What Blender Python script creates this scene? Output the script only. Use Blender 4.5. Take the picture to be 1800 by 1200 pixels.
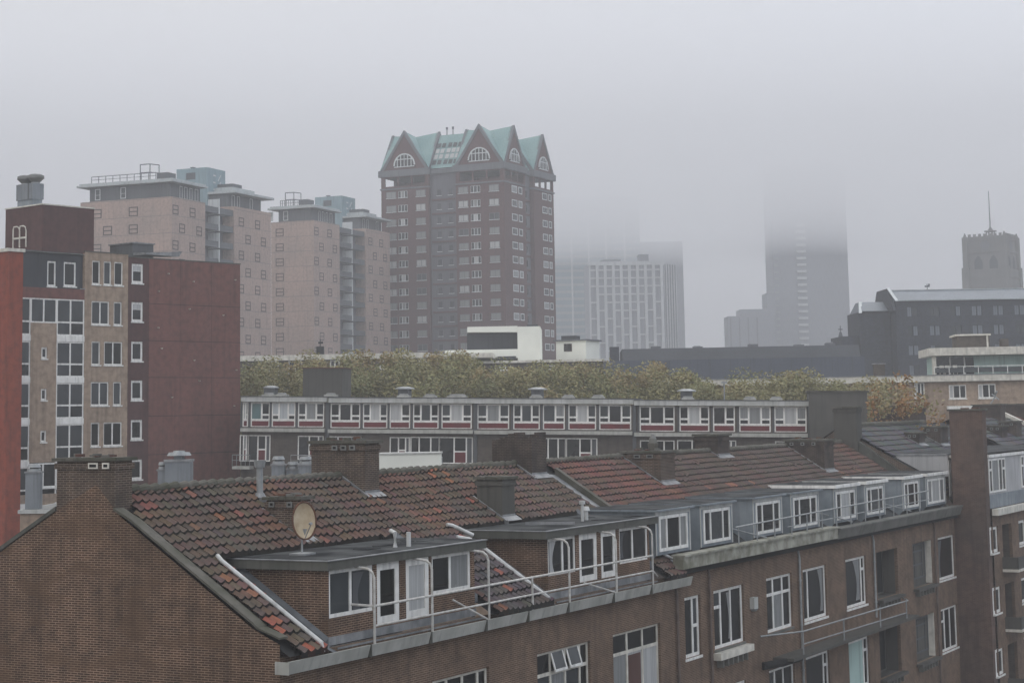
import bpy, math, random
import numpy as np
from mathutils import Matrix, Vector
random.seed(7)
sc = bpy.context.scene
for o in list(bpy.data.objects): bpy.data.objects.remove(o)
EYE = 17.0                                   # camera height above the street

# ------------------------------------------------------------------ camera
PIT, ROL = 0.1147, -0.0177
c_, s_ = math.cos(PIT), math.sin(PIT)
FW = np.array([0, c_, s_]); UP0 = np.array([0, -s_, c_]); RT0 = np.array([1., 0, 0])
RT = math.cos(ROL)*RT0 + math.sin(ROL)*UP0; UPV = -math.sin(ROL)*RT0 + math.cos(ROL)*UP0
cam = bpy.data.cameras.new("camera"); cam.lens = 65.24; cam.sensor_width = 36
cam.shift_y = -0.13876; cam.clip_end = 6000; cam.clip_start = .5
co = bpy.data.objects.new("camera", cam); sc.collection.objects.link(co)
co.matrix_world = Matrix(((RT[0], UPV[0], -FW[0], 0), (RT[1], UPV[1], -FW[1], 0), (RT[2], UPV[2], -FW[2], EYE), (0, 0, 0, 1)))
sc.camera = co

# ------------------------------------------------------------------ sky, sun, exposure
SUN_E, SUN_R = math.radians(42), math.radians(20)
w = bpy.data.worlds.new("World"); sc.world = w; w.use_nodes = True
nt = w.node_tree; nt.nodes.clear()
def N(t, k, **kw):
    n = t.nodes.new(k)
    for a, b in kw.items(): setattr(n, a, b)
    return n
sky = N(nt, 'ShaderNodeTexSky', sky_type='NISHITA', sun_disc=False, sun_elevation=SUN_E, sun_rotation=SUN_R, air_density=1.0, dust_density=6.0, ozone_density=1.0)
hsv = N(nt, 'ShaderNodeHueSaturation'); hsv.inputs['Saturation'].default_value = .12; nt.links.new(sky.outputs[0], hsv.inputs['Color'])
tc = N(nt, 'ShaderNodeTexCoord'); sx = N(nt, 'ShaderNodeSeparateXYZ'); nt.links.new(tc.outputs['Generated'], sx.inputs[0])
rp = N(nt, 'ShaderNodeValToRGB'); rp.color_ramp.elements[0].position = .0; rp.color_ramp.elements[0].color = (7.6, 7.7, 8.0, 1)
rp.color_ramp.elements[1].position = 1; rp.color_ramp.elements[1].color = (11, 11, 11.1, 1)
e = rp.color_ramp.elements.new(.33); e.color = (8.9, 8.95, 9.2, 1)
nt.links.new(sx.outputs[2], rp.inputs[0])
mx = N(nt, 'ShaderNodeMix', data_type='RGBA'); mx.inputs[0].default_value = .8
nt.links.new(hsv.outputs[0], mx.inputs[6]); nt.links.new(rp.outputs[0], mx.inputs[7])
rx = N(nt, 'ShaderNodeValToRGB'); rx.color_ramp.elements[0].position = .42; rx.color_ramp.elements[0].color = (1, 1, 1, 1)
rx.color_ramp.elements[1].position = .68; rx.color_ramp.elements[1].color = (.83, .90, 1.0, 1)
mr = N(nt, 'ShaderNodeMapRange'); mr.inputs[1].default_value = -1; mr.inputs[2].default_value = 1; nt.links.new(sx.outputs[0], mr.inputs[0]); nt.links.new(mr.outputs[0], rx.inputs[0])
m3 = N(nt, 'ShaderNodeMix', data_type='RGBA', blend_type='MULTIPLY'); m3.inputs[0].default_value = 1; nt.links.new(mx.outputs[2], m3.inputs[6]); nt.links.new(rx.outputs[0], m3.inputs[7])
bg = N(nt, 'ShaderNodeBackground'); bg.inputs[1].default_value = .099
ou = N(nt, 'ShaderNodeOutputWorld'); ry = N(nt, 'ShaderNodeMapRange'); ry.inputs[1].default_value = -.9; ry.inputs[2].default_value = 1; ry.inputs[3].default_value = 1.38; ry.inputs[4].default_value = .66; nt.links.new(sx.outputs[1], ry.inputs[0])
m4 = N(nt, 'ShaderNodeVectorMath', operation='SCALE'); nt.links.new(m3.outputs[2], m4.inputs[0]); nt.links.new(ry.outputs[0], m4.inputs['Scale'])      # sky dimmed ahead and brightened behind to light the fronts facing the camera
nz = N(nt, 'ShaderNodeTexNoise'); nz.inputs['Scale'].default_value = 2.2; nz.inputs['Detail'].default_value = 3; nt.links.new(tc.outputs['Generated'], nz.inputs['Vector'])
nm = N(nt, 'ShaderNodeMapRange'); nm.inputs[1].default_value = .3; nm.inputs[2].default_value = .7; nm.inputs[3].default_value = .9; nm.inputs[4].default_value = 1.06; nt.links.new(nz.outputs[0], nm.inputs[0])
m5 = N(nt, 'ShaderNodeVectorMath', operation='SCALE'); nt.links.new(m4.outputs[0], m5.inputs[0]); nt.links.new(nm.outputs[0], m5.inputs['Scale'])
nt.links.new(m5.outputs[0], bg.inputs[0]); nt.links.new(bg.outputs[0], ou.inputs[0])
sl = bpy.data.lights.new("sun", 'SUN'); sl.energy = .5; sl.angle = math.radians(25); sl.color = (1, .97, .93)
so = bpy.data.objects.new("sun", sl); sc.collection.objects.link(so)
so.rotation_euler = (math.radians(90)-SUN_E, 0, math.radians(180)-SUN_R)
sc.view_settings.view_transform = 'Standard'; sc.view_settings.look = 'None'; sc.view_settings.gamma = 1
sc.view_settings.exposure = 0.30
sc.cycles.volume_bounces = 5; sc.cycles.max_bounces = 6; sc.cycles.diffuse_bounces = 2; sc.cycles.glossy_bounces = 2
sc.cycles.use_adaptive_sampling = True; sc.cycles.adaptive_threshold = .015

# ------------------------------------------------------------------ materials
MATS = {}
def base_mat(name, rough=.8, metal=0, spec=.35):
    m = bpy.data.materials.new(name); m.use_nodes = True; t = m.node_tree
    b = t.nodes['Principled BSDF']; b.inputs['Roughness'].default_value = rough; b.inputs['Metallic'].default_value = metal
    b.inputs['Specular IOR Level'].default_value = spec
    MATS[name] = m
    return m, t, b
def coords(t, sc3=(1, 1, 1), obj=True):
    c = N(t, 'ShaderNodeTexCoord'); mp = N(t, 'ShaderNodeMapping'); mp.inputs['Scale'].default_value = sc3
    t.links.new(c.outputs['Object'], mp.inputs[0]); return mp.outputs[0]
def noise(t, vec, scale, detail=4, lo=.35, hi=.65):
    n = N(t, 'ShaderNodeTexNoise'); n.inputs['Scale'].default_value = scale; n.inputs['Detail'].default_value = detail
    t.links.new(vec, n.inputs['Vector']); r = N(t, 'ShaderNodeMapRange'); r.inputs[1].default_value = lo; r.inputs[2].default_value = hi
    t.links.new(n.outputs[0], r.inputs[0]); return r.outputs[0]
def mixc(t, f, a, b, mode='MIX'):
    m = N(t, 'ShaderNodeMix', data_type='RGBA', blend_type=mode)
    for k, v in ((0, f), (6, a), (7, b)):
        if hasattr(v, 'links'): t.links.new(v, m.inputs[k])
        elif isinstance(v, (tuple, list)): m.inputs[k].default_value = (*v, 1)
        else: m.inputs[k].default_value = v
    return m.outputs[2]
def plain(name, c, c2=None, scale=.6, rough=.75, metal=0, streak=True, spec=.3, bump=0):
    """paint, render, metal: base colour with worn patches and rain streaks of its own"""
    m, t, b = base_mat(name, rough, metal, spec)
    c2 = c2 or tuple(x*.72 for x in c)
    v = coords(t); f = noise(t, v, scale, 6)
    col = mixc(t, f, c, c2)
    if streak:
        v2 = coords(t, (3.5, 3.5, .25)); f2 = noise(t, v2, 1.3, 5, .5, .8)
        col = mixc(t, f2, col, tuple(x*.55 for x in c))
    t.links.new(col, b.inputs['Base Color'])
    if bump:
        bp = N(t, 'ShaderNodeBump'); bp.inputs[0].default_value = bump; bp.inputs[1].default_value = .02
        t.links.new(noise(t, v, 25, 4, 0, 1), bp.inputs['Height']); t.links.new(bp.outputs[0], b.inputs['Normal'])
    return m
def brick(name, c1, c2, mort, stain, bw=.23, bh=.0625, stain_s=.35, stain_amt=.6, ms=.013, patch=None, k=1.12, soot=.35):
    m, t, b = base_mat(name, .9, 0, .2); c1, c2, mort, stain = [tuple(x*k for x in q) for q in (c1, c2, mort, stain)]
    c = N(t, 'ShaderNodeTexCoord'); s = N(t, 'ShaderNodeSeparateXYZ'); t.links.new(c.outputs['Object'], s.inputs[0])
    a = N(t, 'ShaderNodeMath', operation='ADD'); t.links.new(s.outputs[0], a.inputs[0]); t.links.new(s.outputs[1], a.inputs[1])
    cb = N(t, 'ShaderNodeCombineXYZ'); t.links.new(a.outputs[0], cb.inputs[0]); t.links.new(s.outputs[2], cb.inputs[1])
    bt = N(t, 'ShaderNodeTexBrick'); t.links.new(cb.outputs[0], bt.inputs['Vector'])
    bt.inputs['Scale'].default_value = 1; bt.inputs['Brick Width'].default_value = bw; bt.inputs['Row Height'].default_value = bh
    bt.inputs['Mortar Size'].default_value = ms; bt.inputs['Mortar Smooth'].default_value = .3; bt.inputs['Bias'].default_value = -.1
    bt.inputs['Color1'].default_value = (*c1, 1); bt.inputs['Color2'].default_value = (*c2, 1); bt.inputs['Mortar'].default_value = (*mort, 1)
    v = c.outputs['Object']
    f = noise(t, v, stain_s, 7, .38, .68)
    col = mixc(t, f, bt.outputs[0], mixc(t, stain_amt, bt.outputs[0], stain))
    f3 = noise(t, v, 2.2, 5, .42, .7); col = mixc(t, f3, col, mixc(t, soot, col, (.02, .018, .016)))
    fs = noise(t, coords(t, (2.2, 2.2, .16)), 1.2, 5, .5, .78); col = mixc(t, fs, col, mixc(t, soot*1.2, col, (.025, .022, .02)))
    if patch:
        f4 = noise(t, coords(t, (1, 1, 2.5)), .55, 3, .55, .6); col = mixc(t, f4, col, mixc(t, .5, col, patch))
    t.links.new(col, b.inputs['Base Color'])
    bp = N(t, 'ShaderNodeBump'); bp.invert = True; bp.inputs[0].default_value = .35; bp.inputs[1].default_value = .01
    t.links.new(bt.outputs['Fac'], bp.inputs['Height']); t.links.new(bp.outputs[0], b.inputs['Normal'])
    return m
def glassy(name, c, rough=.12, vary=.5, spec=.5, c2=None):
    m, t, b = base_mat(name, rough, 0, spec)
    oi = N(t, 'ShaderNodeObjectInfo'); v = coords(t, (1, 1, .5))
    f = noise(t, v, 1.1, 2, .35, .65)
    col = mixc(t, f, c, c2 or tuple(x*(1-vary) for x in c)); col = mixc(t, oi.outputs['Random'], col, tuple(x*.7 for x in c))
    t.links.new(col, b.inputs['Base Color'])
    return m
def curtain(name, c, rough=.5):
    m, t, b = base_mat(name, rough, 0, .5)
    v = coords(t, (9, 9, .25)); f = noise(t, v, 1.5, 2, .3, .7)
    t.links.new(mixc(t, f, c, tuple(x*.62 for x in c)), b.inputs['Base Color']); b.inputs['Coat Weight'].default_value = .4
    return m

brick('gable_brick', (.050, .024, .015), (.100, .050, .030), (.30, .21, .15), (.066, .043, .028), patch=(.115, .070, .044), stain_amt=.6, soot=.42)
brick('facade_brick', (.092, .053, .033), (.145, .088, .057), (.25, .18, .13), (.075, .050, .036), stain_s=.5, stain_amt=.5)
brick('chimney_brick', (.050, .032, .024), (.095, .060, .042), (.215, .17, .135), (.06, .05, .042), stain_s=.9)
brick('sooty_brick', (.040, .029, .024), (.075, .052, .041), (.13, .105, .088), (.026, .022, .021), stain_s=1.2, stain_amt=.7)
brick('stack_brick', (.085, .048, .037), (.125, .072, .054), (.15, .105, .083), (.072, .060, .052), stain_s=.3)
brick('plum_brick', (.165, .060, .049), (.185, .070, .057), (.175, .088, .073), (.10, .048, .042), soot=.3, stain_s=.25, stain_amt=.4)
brick('red_brick', (.26, .050, .025), (.29, .058, .030), (.22, .062, .038), (.20, .042, .026), stain_s=.25, stain_amt=.4)
brick('wine_brick', (.078, .032, .030), (.095, .038, .035), (.10, .056, .052), (.068, .034, .031), stain_s=.25, stain_amt=.4)
brick('tan_brick', (.33, .235, .165), (.38, .275, .195), (.35, .275, .215), (.26, .19, .14), stain_s=.25, stain_amt=.5)
brick('pink_brick', (.37, .265, .22), (.41, .295, .245), (.36, .27, .235), (.27, .215, .19), stain_s=.12, soot=.22, bw=.5, bh=.14, ms=.012, stain_amt=.7)
brick('tower_brick', (.085, .036, .035), (.105, .046, .043), (.11, .066, .064), (.065, .031, .033), bw=.5, bh=.14, ms=.012, stain_s=.1, stain_amt=.4)
brick('brown_brick', (.080, .065, .052), (.105, .087, .069), (.12, .10, .086), (.065, .055, .048), bw=.4, bh=.1)
brick('slate_brick', (.035, .04, .052), (.05, .055, .068), (.06, .065, .075), (.03, .034, .044), bw=.5, bh=.12, stain_s=.1)
plain('render_grey', (.098, .092, .080), (.068, .065, .056), scale=.4)
plain('render_dark', (.10, .105, .11), (.075, .078, .082), scale=.3)
plain('panel_slate', (.052, .056, .064), (.038, .042, .048), scale=.3)
plain('white_paint', (.86, .84, .80), (.72, .70, .65), scale=2.5, rough=.5)
plain('cream_paint', (.72, .68, .60), (.52, .49, .42), scale=2.2, rough=.55)
plain('grey_paint', (.50, .50, .48), (.40, .40, .37), scale=1.5, rough=.6)
plain('brown_paint', (.10, .045, .035), rough=.5, streak=False)
plain('gutter_paint', (.46, .45, .41), (.33, .325, .29), scale=1.5, rough=.6)
plain('mossy_cornice', (.40, .385, .325), (.17, .165, .12), scale=1.9, rough=.85)
plain('stone_cornice', (.17, .165, .148), (.115, .115, .10), scale=.9, rough=.85)
plain('coping_stone', (.125, .115, .098), (.065, .064, .045), scale=1.2, rough=.9, bump=.4)
plain('fascia_board', (.105, .102, .088), (.070, .072, .060), scale=1.4, rough=.8)
plain('zinc', (.25, .28, .30), (.165, .19, .21), scale=1.3, rough=.55, metal=.15)
plain('lead', (.30, .30, .30), (.16, .165, .17), scale=2.0, rough=.6, metal=.2)
plain('lead_dark', (.15, .16, .17), (.08, .085, .09), scale=1.5, rough=.7)
plain('bitumen', (.020, .021, .023), (.085, .088, .088), scale=.9, rough=.95, streak=False, spec=.05, bump=.3)
plain('gravel_roof', (.21, .21, .20), (.15, .15, .14), scale=1.5, streak=False)
plain('dark_gap', (.018, .018, .018), rough=.95, streak=False)
plain('galvanised', (.36, .37, .37), (.25, .26, .26), scale=3, rough=.5, metal=.4)
plain('pipe_white', (.58, .58, .57), (.44, .44, .42), scale=3, rough=.45)
plain('railing_white', (.62, .60, .57), (.40, .38, .34), scale=5, rough=.5)
plain('pipe_brown', (.16, .12, .10), (.10, .075, .065), scale=3, rough=.6)
plain('rust', (.15, .07, .04), (.08, .04, .03), scale=4, rough=.9, streak=False)
plain('dish_face', (.52, .43, .30), (.36, .27, .17), scale=2.6, rough=.6, streak=False)
plain('hvac_metal', (.22, .235, .25), (.17, .185, .20), scale=.9, rough=.5, metal=.3)
plain('panel_red', (.14, .016, .020), (.10, .014, .016), scale=1.5, rough=.5, streak=False)
plain('white_render', (.80, .80, .72), (.70, .70, .63), scale=.3, rough=.8, streak=False)
plain('render_pale', (.46, .45, .45), (.37, .365, .36), scale=.5)
plain('roof_tile_back', (.11, .068, .055), (.08, .06, .05), scale=2)
plain('pale_mint', (.42, .55, .50), (.36, .48, .44), scale=.5, rough=.7)
plain('penthouse_teal', (.24, .33, .36), (.20, .28, .31), scale=.25, rough=.7)
plain('attic_grey', (.10, .108, .118), (.075, .082, .09), scale=.3, rough=.7)
plain('roof_pale', (.44, .47, .47), (.37, .39, .39), scale=.3, rough=.7)
plain('copper_green', (.23, .35, .34), (.16, .28, .28), scale=.25, rough=.65)
plain('stone_band', (.135, .14, .152), (.105, .11, .12), scale=.3, rough=.8)
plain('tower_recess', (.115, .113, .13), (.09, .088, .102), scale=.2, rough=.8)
plain('slate_metal', (.16, .18, .21), (.13, .15, .17), scale=.3, rough=.6)
plain('dark_roof_sheet', (.065, .078, .105), (.052, .062, .085), scale=.12, rough=.55)
plain('frame_pale', (.62, .64, .64), (.52, .54, .54), scale=.4, rough=.6)
plain('frame_dark', (.055, .04, .038), (.045, .035, .032), scale=1, rough=.6, streak=False)
plain('concrete_white', (.60, .62, .62), (.50, .52, .52), scale=.05, rough=.8)
plain('tower_dark', (.27, .29, .32), (.24, .255, .285), scale=.02, rough=.7)  # lightened so the colour stands in for thicker fog over the far towers
plain('concrete_grey', (.16, .175, .20), (.13, .14, .16), scale=.02, rough=.7)  # darker grey of the far piers, corner strips and roof boxes
plain('curtain_wall', (.19, .27, .30), (.16, .23, .26), scale=.02, rough=.4)
plain('spandrel', (.35, .38, .38), (.30, .33, .33), scale=.05, rough=.6)
plain('church_stone', (.17, .165, .155), (.12, .12, .115), scale=.12, rough=.9)
plain('bark', (.07, .055, .04), (.045, .035, .028), scale=2, rough=.95)
plain('leaf_olive', (.30, .27, .125), (.24, .215, .10), scale=.5, rough=.8, streak=False)
plain('leaf_ochre', (.34, .265, .13), (.28, .215, .105), scale=.5, rough=.8, streak=False)
plain('leaf_green', (.25, .25, .115), (.20, .20, .09), scale=.5, rough=.8, streak=False)
plain('leaf_rust', (.33, .18, .07), (.24, .13, .05), scale=.5, rough=.8, streak=False)
plain('reed_mat', (.13, .09, .065), (.08, .055, .04), scale=6, rough=.9)
plain('stair_dark', (.05, .05, .052))
plain('asphalt', (.05, .05, .052), (.04, .04, .041), scale=.2, rough=.9, streak=False)
glassy('glass_dark', (.012, .013, .014), spec=.35); glassy('glass_mid', (.055, .062, .066), rough=.2, vary=.4, spec=.3)
glassy('glass_teal', (.10, .19, .19), rough=.2); glassy('glass_black', (.007, .008, .008), rough=.15, spec=.25)
curtain('curtain_grey', (.24, .245, .24)); curtain('curtain_white', (.48, .48, .47)); curtain('blind_white', (.5, .52, .53))
def tile_mat():
    m, t, b = base_mat('roof_tile', .85, 0, .25)
    a = N(t, 'ShaderNodeAttribute', attribute_name='Col'); v = coords(t)
    f = noise(t, v, 9, 5, .4, .7); col = mixc(t, f, a.outputs[0], mixc(t, .3, a.outputs[0], (.03, .03, .025)))
    f2 = noise(t, v, .7, 5, .5, .75); col = mixc(t, f2, col, mixc(t, .5, col, (.07, .072, .05)))
    f3 = noise(t, coords(t, (2.5, .5, .5)), 1.4, 5, .52, .75); col = mixc(t, f3, col, mixc(t, .5, col, (.03, .028, .026)))
    t.links.new(col, b.inputs['Base Color']); return m
tile_mat()

# ------------------------------------------------------------------ mesh helpers
ZO = [EYE]
class MB:
    def __init__(s): s.V = []; s.F = []; s.M = []; s.mats = []; s.C = None
    def mi(s, m):
        if m not in s.mats: s.mats.append(m)
        return s.mats.index(m)
    def poly(s, pts, m):
        n = len(s.V); s.V += [tuple(p) for p in pts]; s.F.append(tuple(range(n, n+len(pts)))); s.M.append(s.mi(m))
    def mesh(s, pts, faces, m):
        n = len(s.V); s.V += [tuple(p) for p in pts]; k = s.mi(m)
        for f in faces: s.F.append(tuple(n+i for i in f)); s.M.append(k)
    def box(s, x0, x1, y0, y1, z0, z1, m):
        P = [(x0, y0, z0), (x1, y0, z0), (x1, y1, z0), (x0, y1, z0), (x0, y0, z1), (x1, y0, z1), (x1, y1, z1), (x0, y1, z1)]
        s.mesh(P, [(0, 3, 2, 1), (4, 5, 6, 7), (0, 1, 5, 4), (1, 2, 6, 5), (2, 3, 7, 6), (3, 0, 4, 7)], m); return s
    def hexa(s, P, m):      # 8 points, bottom ring then top ring
        s.mesh(P, [(0, 3, 2, 1), (4, 5, 6, 7), (0, 1, 5, 4), (1, 2, 6, 5), (2, 3, 7, 6), (3, 0, 4, 7)], m); return s
    def prism(s, base, z0, z1, m):
        n = len(base); P = [(x, y, z0) for x, y in base]+[(x, y, z1) for x, y in base]
        s.mesh(P, [tuple(range(n))[::-1], tuple(range(n, 2*n))]+[(i, (i+1) % n, n+(i+1) % n, n+i) for i in range(n)], m); return s
    def tube(s, pts, r, m, n=8, r2=None):
        pts = [Vector(p) for p in pts]; R = []; k = len(pts)
        for i, p in enumerate(pts):
            d = (pts[min(i+1, k-1)]-pts[max(i-1, 0)]).normalized()
            a = d.cross(Vector((0, 0, 1)) if abs(d.z) < .95 else Vector((1, 0, 0))).normalized(); b = d.cross(a)
            rr = r if r2 is None else r+(r2-r)*i/(k-1)
            R += [p+rr*(math.cos(q)*a+math.sin(q)*b) for q in [2*math.pi*j/n for j in range(n)]]
        F = [tuple(range(n)), tuple(range((k-1)*n, k*n))[::-1]]
        for i in range(k-1):
            for j in range(n): F.append((i*n+j, i*n+(j+1) % n, (i+1)*n+(j+1) % n, (i+1)*n+j))
        s.mesh(R, F, m); return s
    def cone(s, x, y, z0, z1, r0, r1, m, n=12):
        P = [(x+r0*math.cos(2*math.pi*j/n), y+r0*math.sin(2*math.pi*j/n), z0) for j in range(n)]+[(x+r1*math.cos(2*math.pi*j/n), y+r1*math.sin(2*math.pi*j/n), z1) for j in range(n)]
        s.mesh(P, [tuple(range(n))[::-1], tuple(range(n, 2*n))]+[(i, (i+1) % n, n+(i+1) % n, n+i) for i in range(n)], m); return s
    def facade(s, kind, c, a0, a1, z0, z1, holes, m, rev=.12, mrev=None, back=None):
        """a wall sheet on plane v=c ('V') or u=c ('U') with real openings, their reveals and a dark or given back"""
        P = (lambda a, d, z: (a, c+d, z)) if kind == 'V' else (lambda a, d, z: (c+d, a, z))
        H = [(max(h[0], a0), min(h[1], a1), max(h[2], z0), min(h[3], z1)) for h in holes]; H = [h for h in H if h[0] < h[1] and h[2] < h[3]]
        A = sorted({a0, a1, *[h[0] for h in H], *[h[1] for h in H]}); Z = sorted({z0, z1, *[h[2] for h in H], *[h[3] for h in H]})
        for i in range(len(A)-1):
            for j in range(len(Z)-1):
                ca, cz = (A[i]+A[i+1])/2, (Z[j]+Z[j+1])/2
                if any(h[0] < ca < h[1] and h[2] < cz < h[3] for h in H): continue
                s.poly([P(A[i], 0, Z[j]), P(A[i+1], 0, Z[j]), P(A[i+1], 0, Z[j+1]), P(A[i], 0, Z[j+1])], m)
        mr = mrev or m
        for b0, b1, y0, y1 in H:
            for q in (((b0, y0), (b1, y0)), ((b1, y0), (b1, y1)), ((b1, y1), (b0, y1)), ((b0, y1), (b0, y0))):
                s.poly([P(q[0][0], 0, q[0][1]), P(q[1][0], 0, q[1][1]), P(q[1][0], rev, q[1][1]), P(q[0][0], rev, q[0][1])], mr)
            if back: s.poly([P(b0, rev, y0), P(b1, rev, y0), P(b1, rev, y1), P(b0, rev, y1)], back)
        return s
    def data(s, name, dz=0):
        me = bpy.data.meshes.new(name); me.from_pydata([(x, y, z+dz) for x, y, z in s.V], [], s.F)
        for m in s.mats: me.materials.append(MATS[m])
        me.polygons.foreach_set('material_index', s.M); me.update(); return me
    def build(s, name, parent=None, label=None, dz=None):
        me = s.data(name, ZO[0] if dz is None else dz)
        o = bpy.data.objects.new(name, me); sc.collection.objects.link(o); o.parent = parent
        if label: o['label'] = label
        return o
def tag(o, label, cat=None, group=None, kind=None):
    if label: o['label'] = label
    if cat: o['category'] = cat
    if group: o['group'] = group
    if kind: o['kind'] = kind
    return o
def ray(x, y):
    return (x-900)/3262.1*RT-(y-350.24)/3262.1*UPV+FW
def frame(name, az, o, tilt=0):
    """an Empty on the ground whose x runs along a building's front, y into it; local heights are counted from eye level"""
    a = math.radians(az)
    U = Vector((math.sin(a)*math.cos(tilt), math.cos(a)*math.cos(tilt), -math.sin(tilt)))
    Zv = Vector((math.sin(a)*math.sin(tilt), math.cos(a)*math.sin(tilt), math.cos(tilt)))
    Vv = Vector((-math.cos(a), math.sin(a), 0))
    e = bpy.data.objects.new(name, None); sc.collection.objects.link(e); e.empty_display_size = 1
    O = Vector((o[0], o[1], EYE))-Zv*EYE
    e.matrix_world = Matrix(((U[0], Vv[0], Zv[0], O[0]), (U[1], Vv[1], Zv[1], O[1]), (U[2], Vv[2], Zv[2], O[2]), (0, 0, 0, 1)))
    return e
def sub(name, parent_frame, u=0, v=0, z=None):
    """a separate thing standing in the same grid as a building: own Empty at (u, v), at ground or on height z"""
    e = bpy.data.objects.new(name, None); sc.collection.objects.link(e)
    M = parent_frame.matrix_world.copy(); p = M @ Vector((u, v, 0 if z is None else z+EYE)); M.translation = p; e.matrix_world = M
    return e
# panes: list of columns (weight, [row weights top to bottom], [materials]) -> rectangles
WCACHE = {}
def lay(w, h, cols, fw=.07, bar=.06):
    R = []; tw = sum(c[0] for c in cols); x = fw; W = w-2*fw-bar*(len(cols)-1)
    for c in cols:
        cw = W*c[0]/tw; rows = c[1]; th = sum(rows); Hh = h-2*fw-bar*(len(rows)-1); z = h-fw
        for k, r in enumerate(rows):
            rh = Hh*r/th; R.append((x, x+cw, z-rh, z, c[2][k % len(c[2])])); z -= rh+bar
        x += cw+bar
    return R
def win(parent, kind, c, a0, a1, z0, z1, cols=((1, (1,), ('glass_dark',)),), frm='white_paint', fw=.07, bar=.06, th=.06, name='window', sill=None, label=None, dep=.035):
    w, h = round(abs(a1-a0), 2), round(z1-z0, 2); sg = 1 if kind == 'V' else -1
    key = (w, h, str(cols), frm, fw, bar, th, sg, name, dep)
    if key not in WCACHE:
        b = MB(); R = lay(w, h, cols, fw, bar)
        b.facade('V', 0, 0, w, 0, h, [r[:4] for r in R], frm, rev=dep*sg)
        for r in R: b.poly([(r[0], dep*sg, r[2]), (r[1], dep*sg, r[2]), (r[1], dep*sg, r[3]), (r[0], dep*sg, r[3])], r[4])
        for q in (((0, 0), (w, 0)), ((w, 0), (w, h)), ((w, h), (0, h)), ((0, h), (0, 0))):
            b.poly([(q[0][0], 0, q[0][1]), (q[1][0], 0, q[1][1]), (q[1][0], th*sg, q[1][1]), (q[0][0], th*sg, q[0][1])], frm)
        WCACHE[key] = b.data(name)
    o = bpy.data.objects.new(name, WCACHE[key]); sc.collection.objects.link(o); o.parent = parent
    lo = min(a0, a1)
    o.location = (lo, c, z0+ZO[0]) if kind == 'V' else (c, lo, z0+ZO[0])
    if kind == 'U': o.rotation_euler = (0, 0, math.pi/2)
    if label: o['label'] = label
    if sill:
        s = MB(); d = .12
        if kind == 'V': s.box(a0-.06, a1+.06, c-d, c+.06, z0-.10, z0-.005, sill)
        else: s.box(c-d, c+.06, a0-.06, a1+.06, z0-.10, z0-.005, sill)
        so_ = s.build('sill', o, dz=0)
        so_.matrix_parent_inverse = Matrix.Identity(4)
        so_.data.transform((o.matrix_local if False else (Matrix.Translation(o.location) @ o.rotation_euler.to_matrix().to_4x4())).inverted() @ Matrix.Translation((0, 0, ZO[0])))
    return o
def one(m='glass_dark'): return ((1, (1,), (m,)),)
GL = ['glass_dark', 'glass_mid', 'glass_dark', 'curtain_grey']

# ------------------------------------------------------------------ ground
g = MB(); g.poly([(-2500, -400, 0), (2500, -400, 0), (2500, 4500, 0), (-2500, 4500, 0)], 'asphalt')
tag(g.build('ground', dz=0), None, None, kind='structure')
# ------------------------------------------------------------------ the brick terrace in front
TO = (-6.1518, 48.5328); TAZ = 28.8
RZ = lambda v: -5.3+.627*(v-.84)                # front roof plane
RIDGE_V, RIDGE_Z = 6.16, -1.97
def tiles(name, parent, u0, u1, v0, v1, colf, excl=(), tw=.305, tl=.395, zf=RZ, slope=.627, prof=(1, .3, 0, .03, .45, 1), amp=.07, lift=.08, n0=0, under='dark_gap', clip=None):
    rnd = random.Random(n0+5); V = []; F = []; C = []; k = len(prof); cs = 1/math.sqrt(1+slope*slope)
    dv = tl*cs; rows = int((v1-v0)/dv)+1; cols = int((u1-u0)/tw)
    for r in range(rows):
        va = v0+r*dv; vb = min(va+dv, v1)
        if vb-va < .05: continue
        for c in range(cols):
            ua = u0+c*tw; cu, cv = ua+tw/2, (va+vb)/2
            if any(e[0] < cu < e[1] and e[2] < cv < e[3] for e in excl): continue
            if clip and not clip(cu, cv): continue
            sag = (.03 if n0 == 0 else .011)*math.sin(cu*.55+.8)*math.sin(cv*.8)+(.015 if n0 == 0 else .005)*math.sin(cu*1.9+cv); j = rnd.uniform(-.01, .01); j2 = rnd.uniform(-.015, .015); va = v0+r*dv-(rnd.uniform(.05, .12) if rnd.random() < .02 else rnd.uniform(0, .015)); col = colf(cu, cv, rnd); n = len(V)
            for (v, up) in ((va, lift), (vb+.02, 0)):
                for i, p in enumerate(prof):
                    V.append((ua+tw*i/(k-1)+j2, v+j, zf(v)+up+amp*p+j+sag+.012*(rnd.random()-.5)+EYE))
            for i, p in enumerate(prof): V.append((ua+tw*i/(k-1)+j2, va+j+.01, zf(va)-.05+j+sag+EYE))
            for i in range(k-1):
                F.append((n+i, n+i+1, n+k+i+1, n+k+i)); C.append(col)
                F.append((n+2*k+i, n+2*k+i+1, n+i+1, n+i)); C.append(tuple(x*.10 for x in col))  # lip faces coloured near-black: the step shadow under each tile is painted in
    me = bpy.data.meshes.new(name); me.from_pydata(V, [], F); me.materials.append(MATS['roof_tile'])
    ca = me.attributes.new('Col', 'FLOAT_COLOR', 'CORNER')
    ln = np.array([len(f) for f in F]); arr = np.repeat(np.array([(*c, 1) for c in C], dtype=np.float32), ln, axis=0)
    ca.data.foreach_set('color', arr.ravel()); me.update()
    o = bpy.data.objects.new(name, me); sc.collection.objects.link(o); o.parent = parent
    return o
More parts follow.
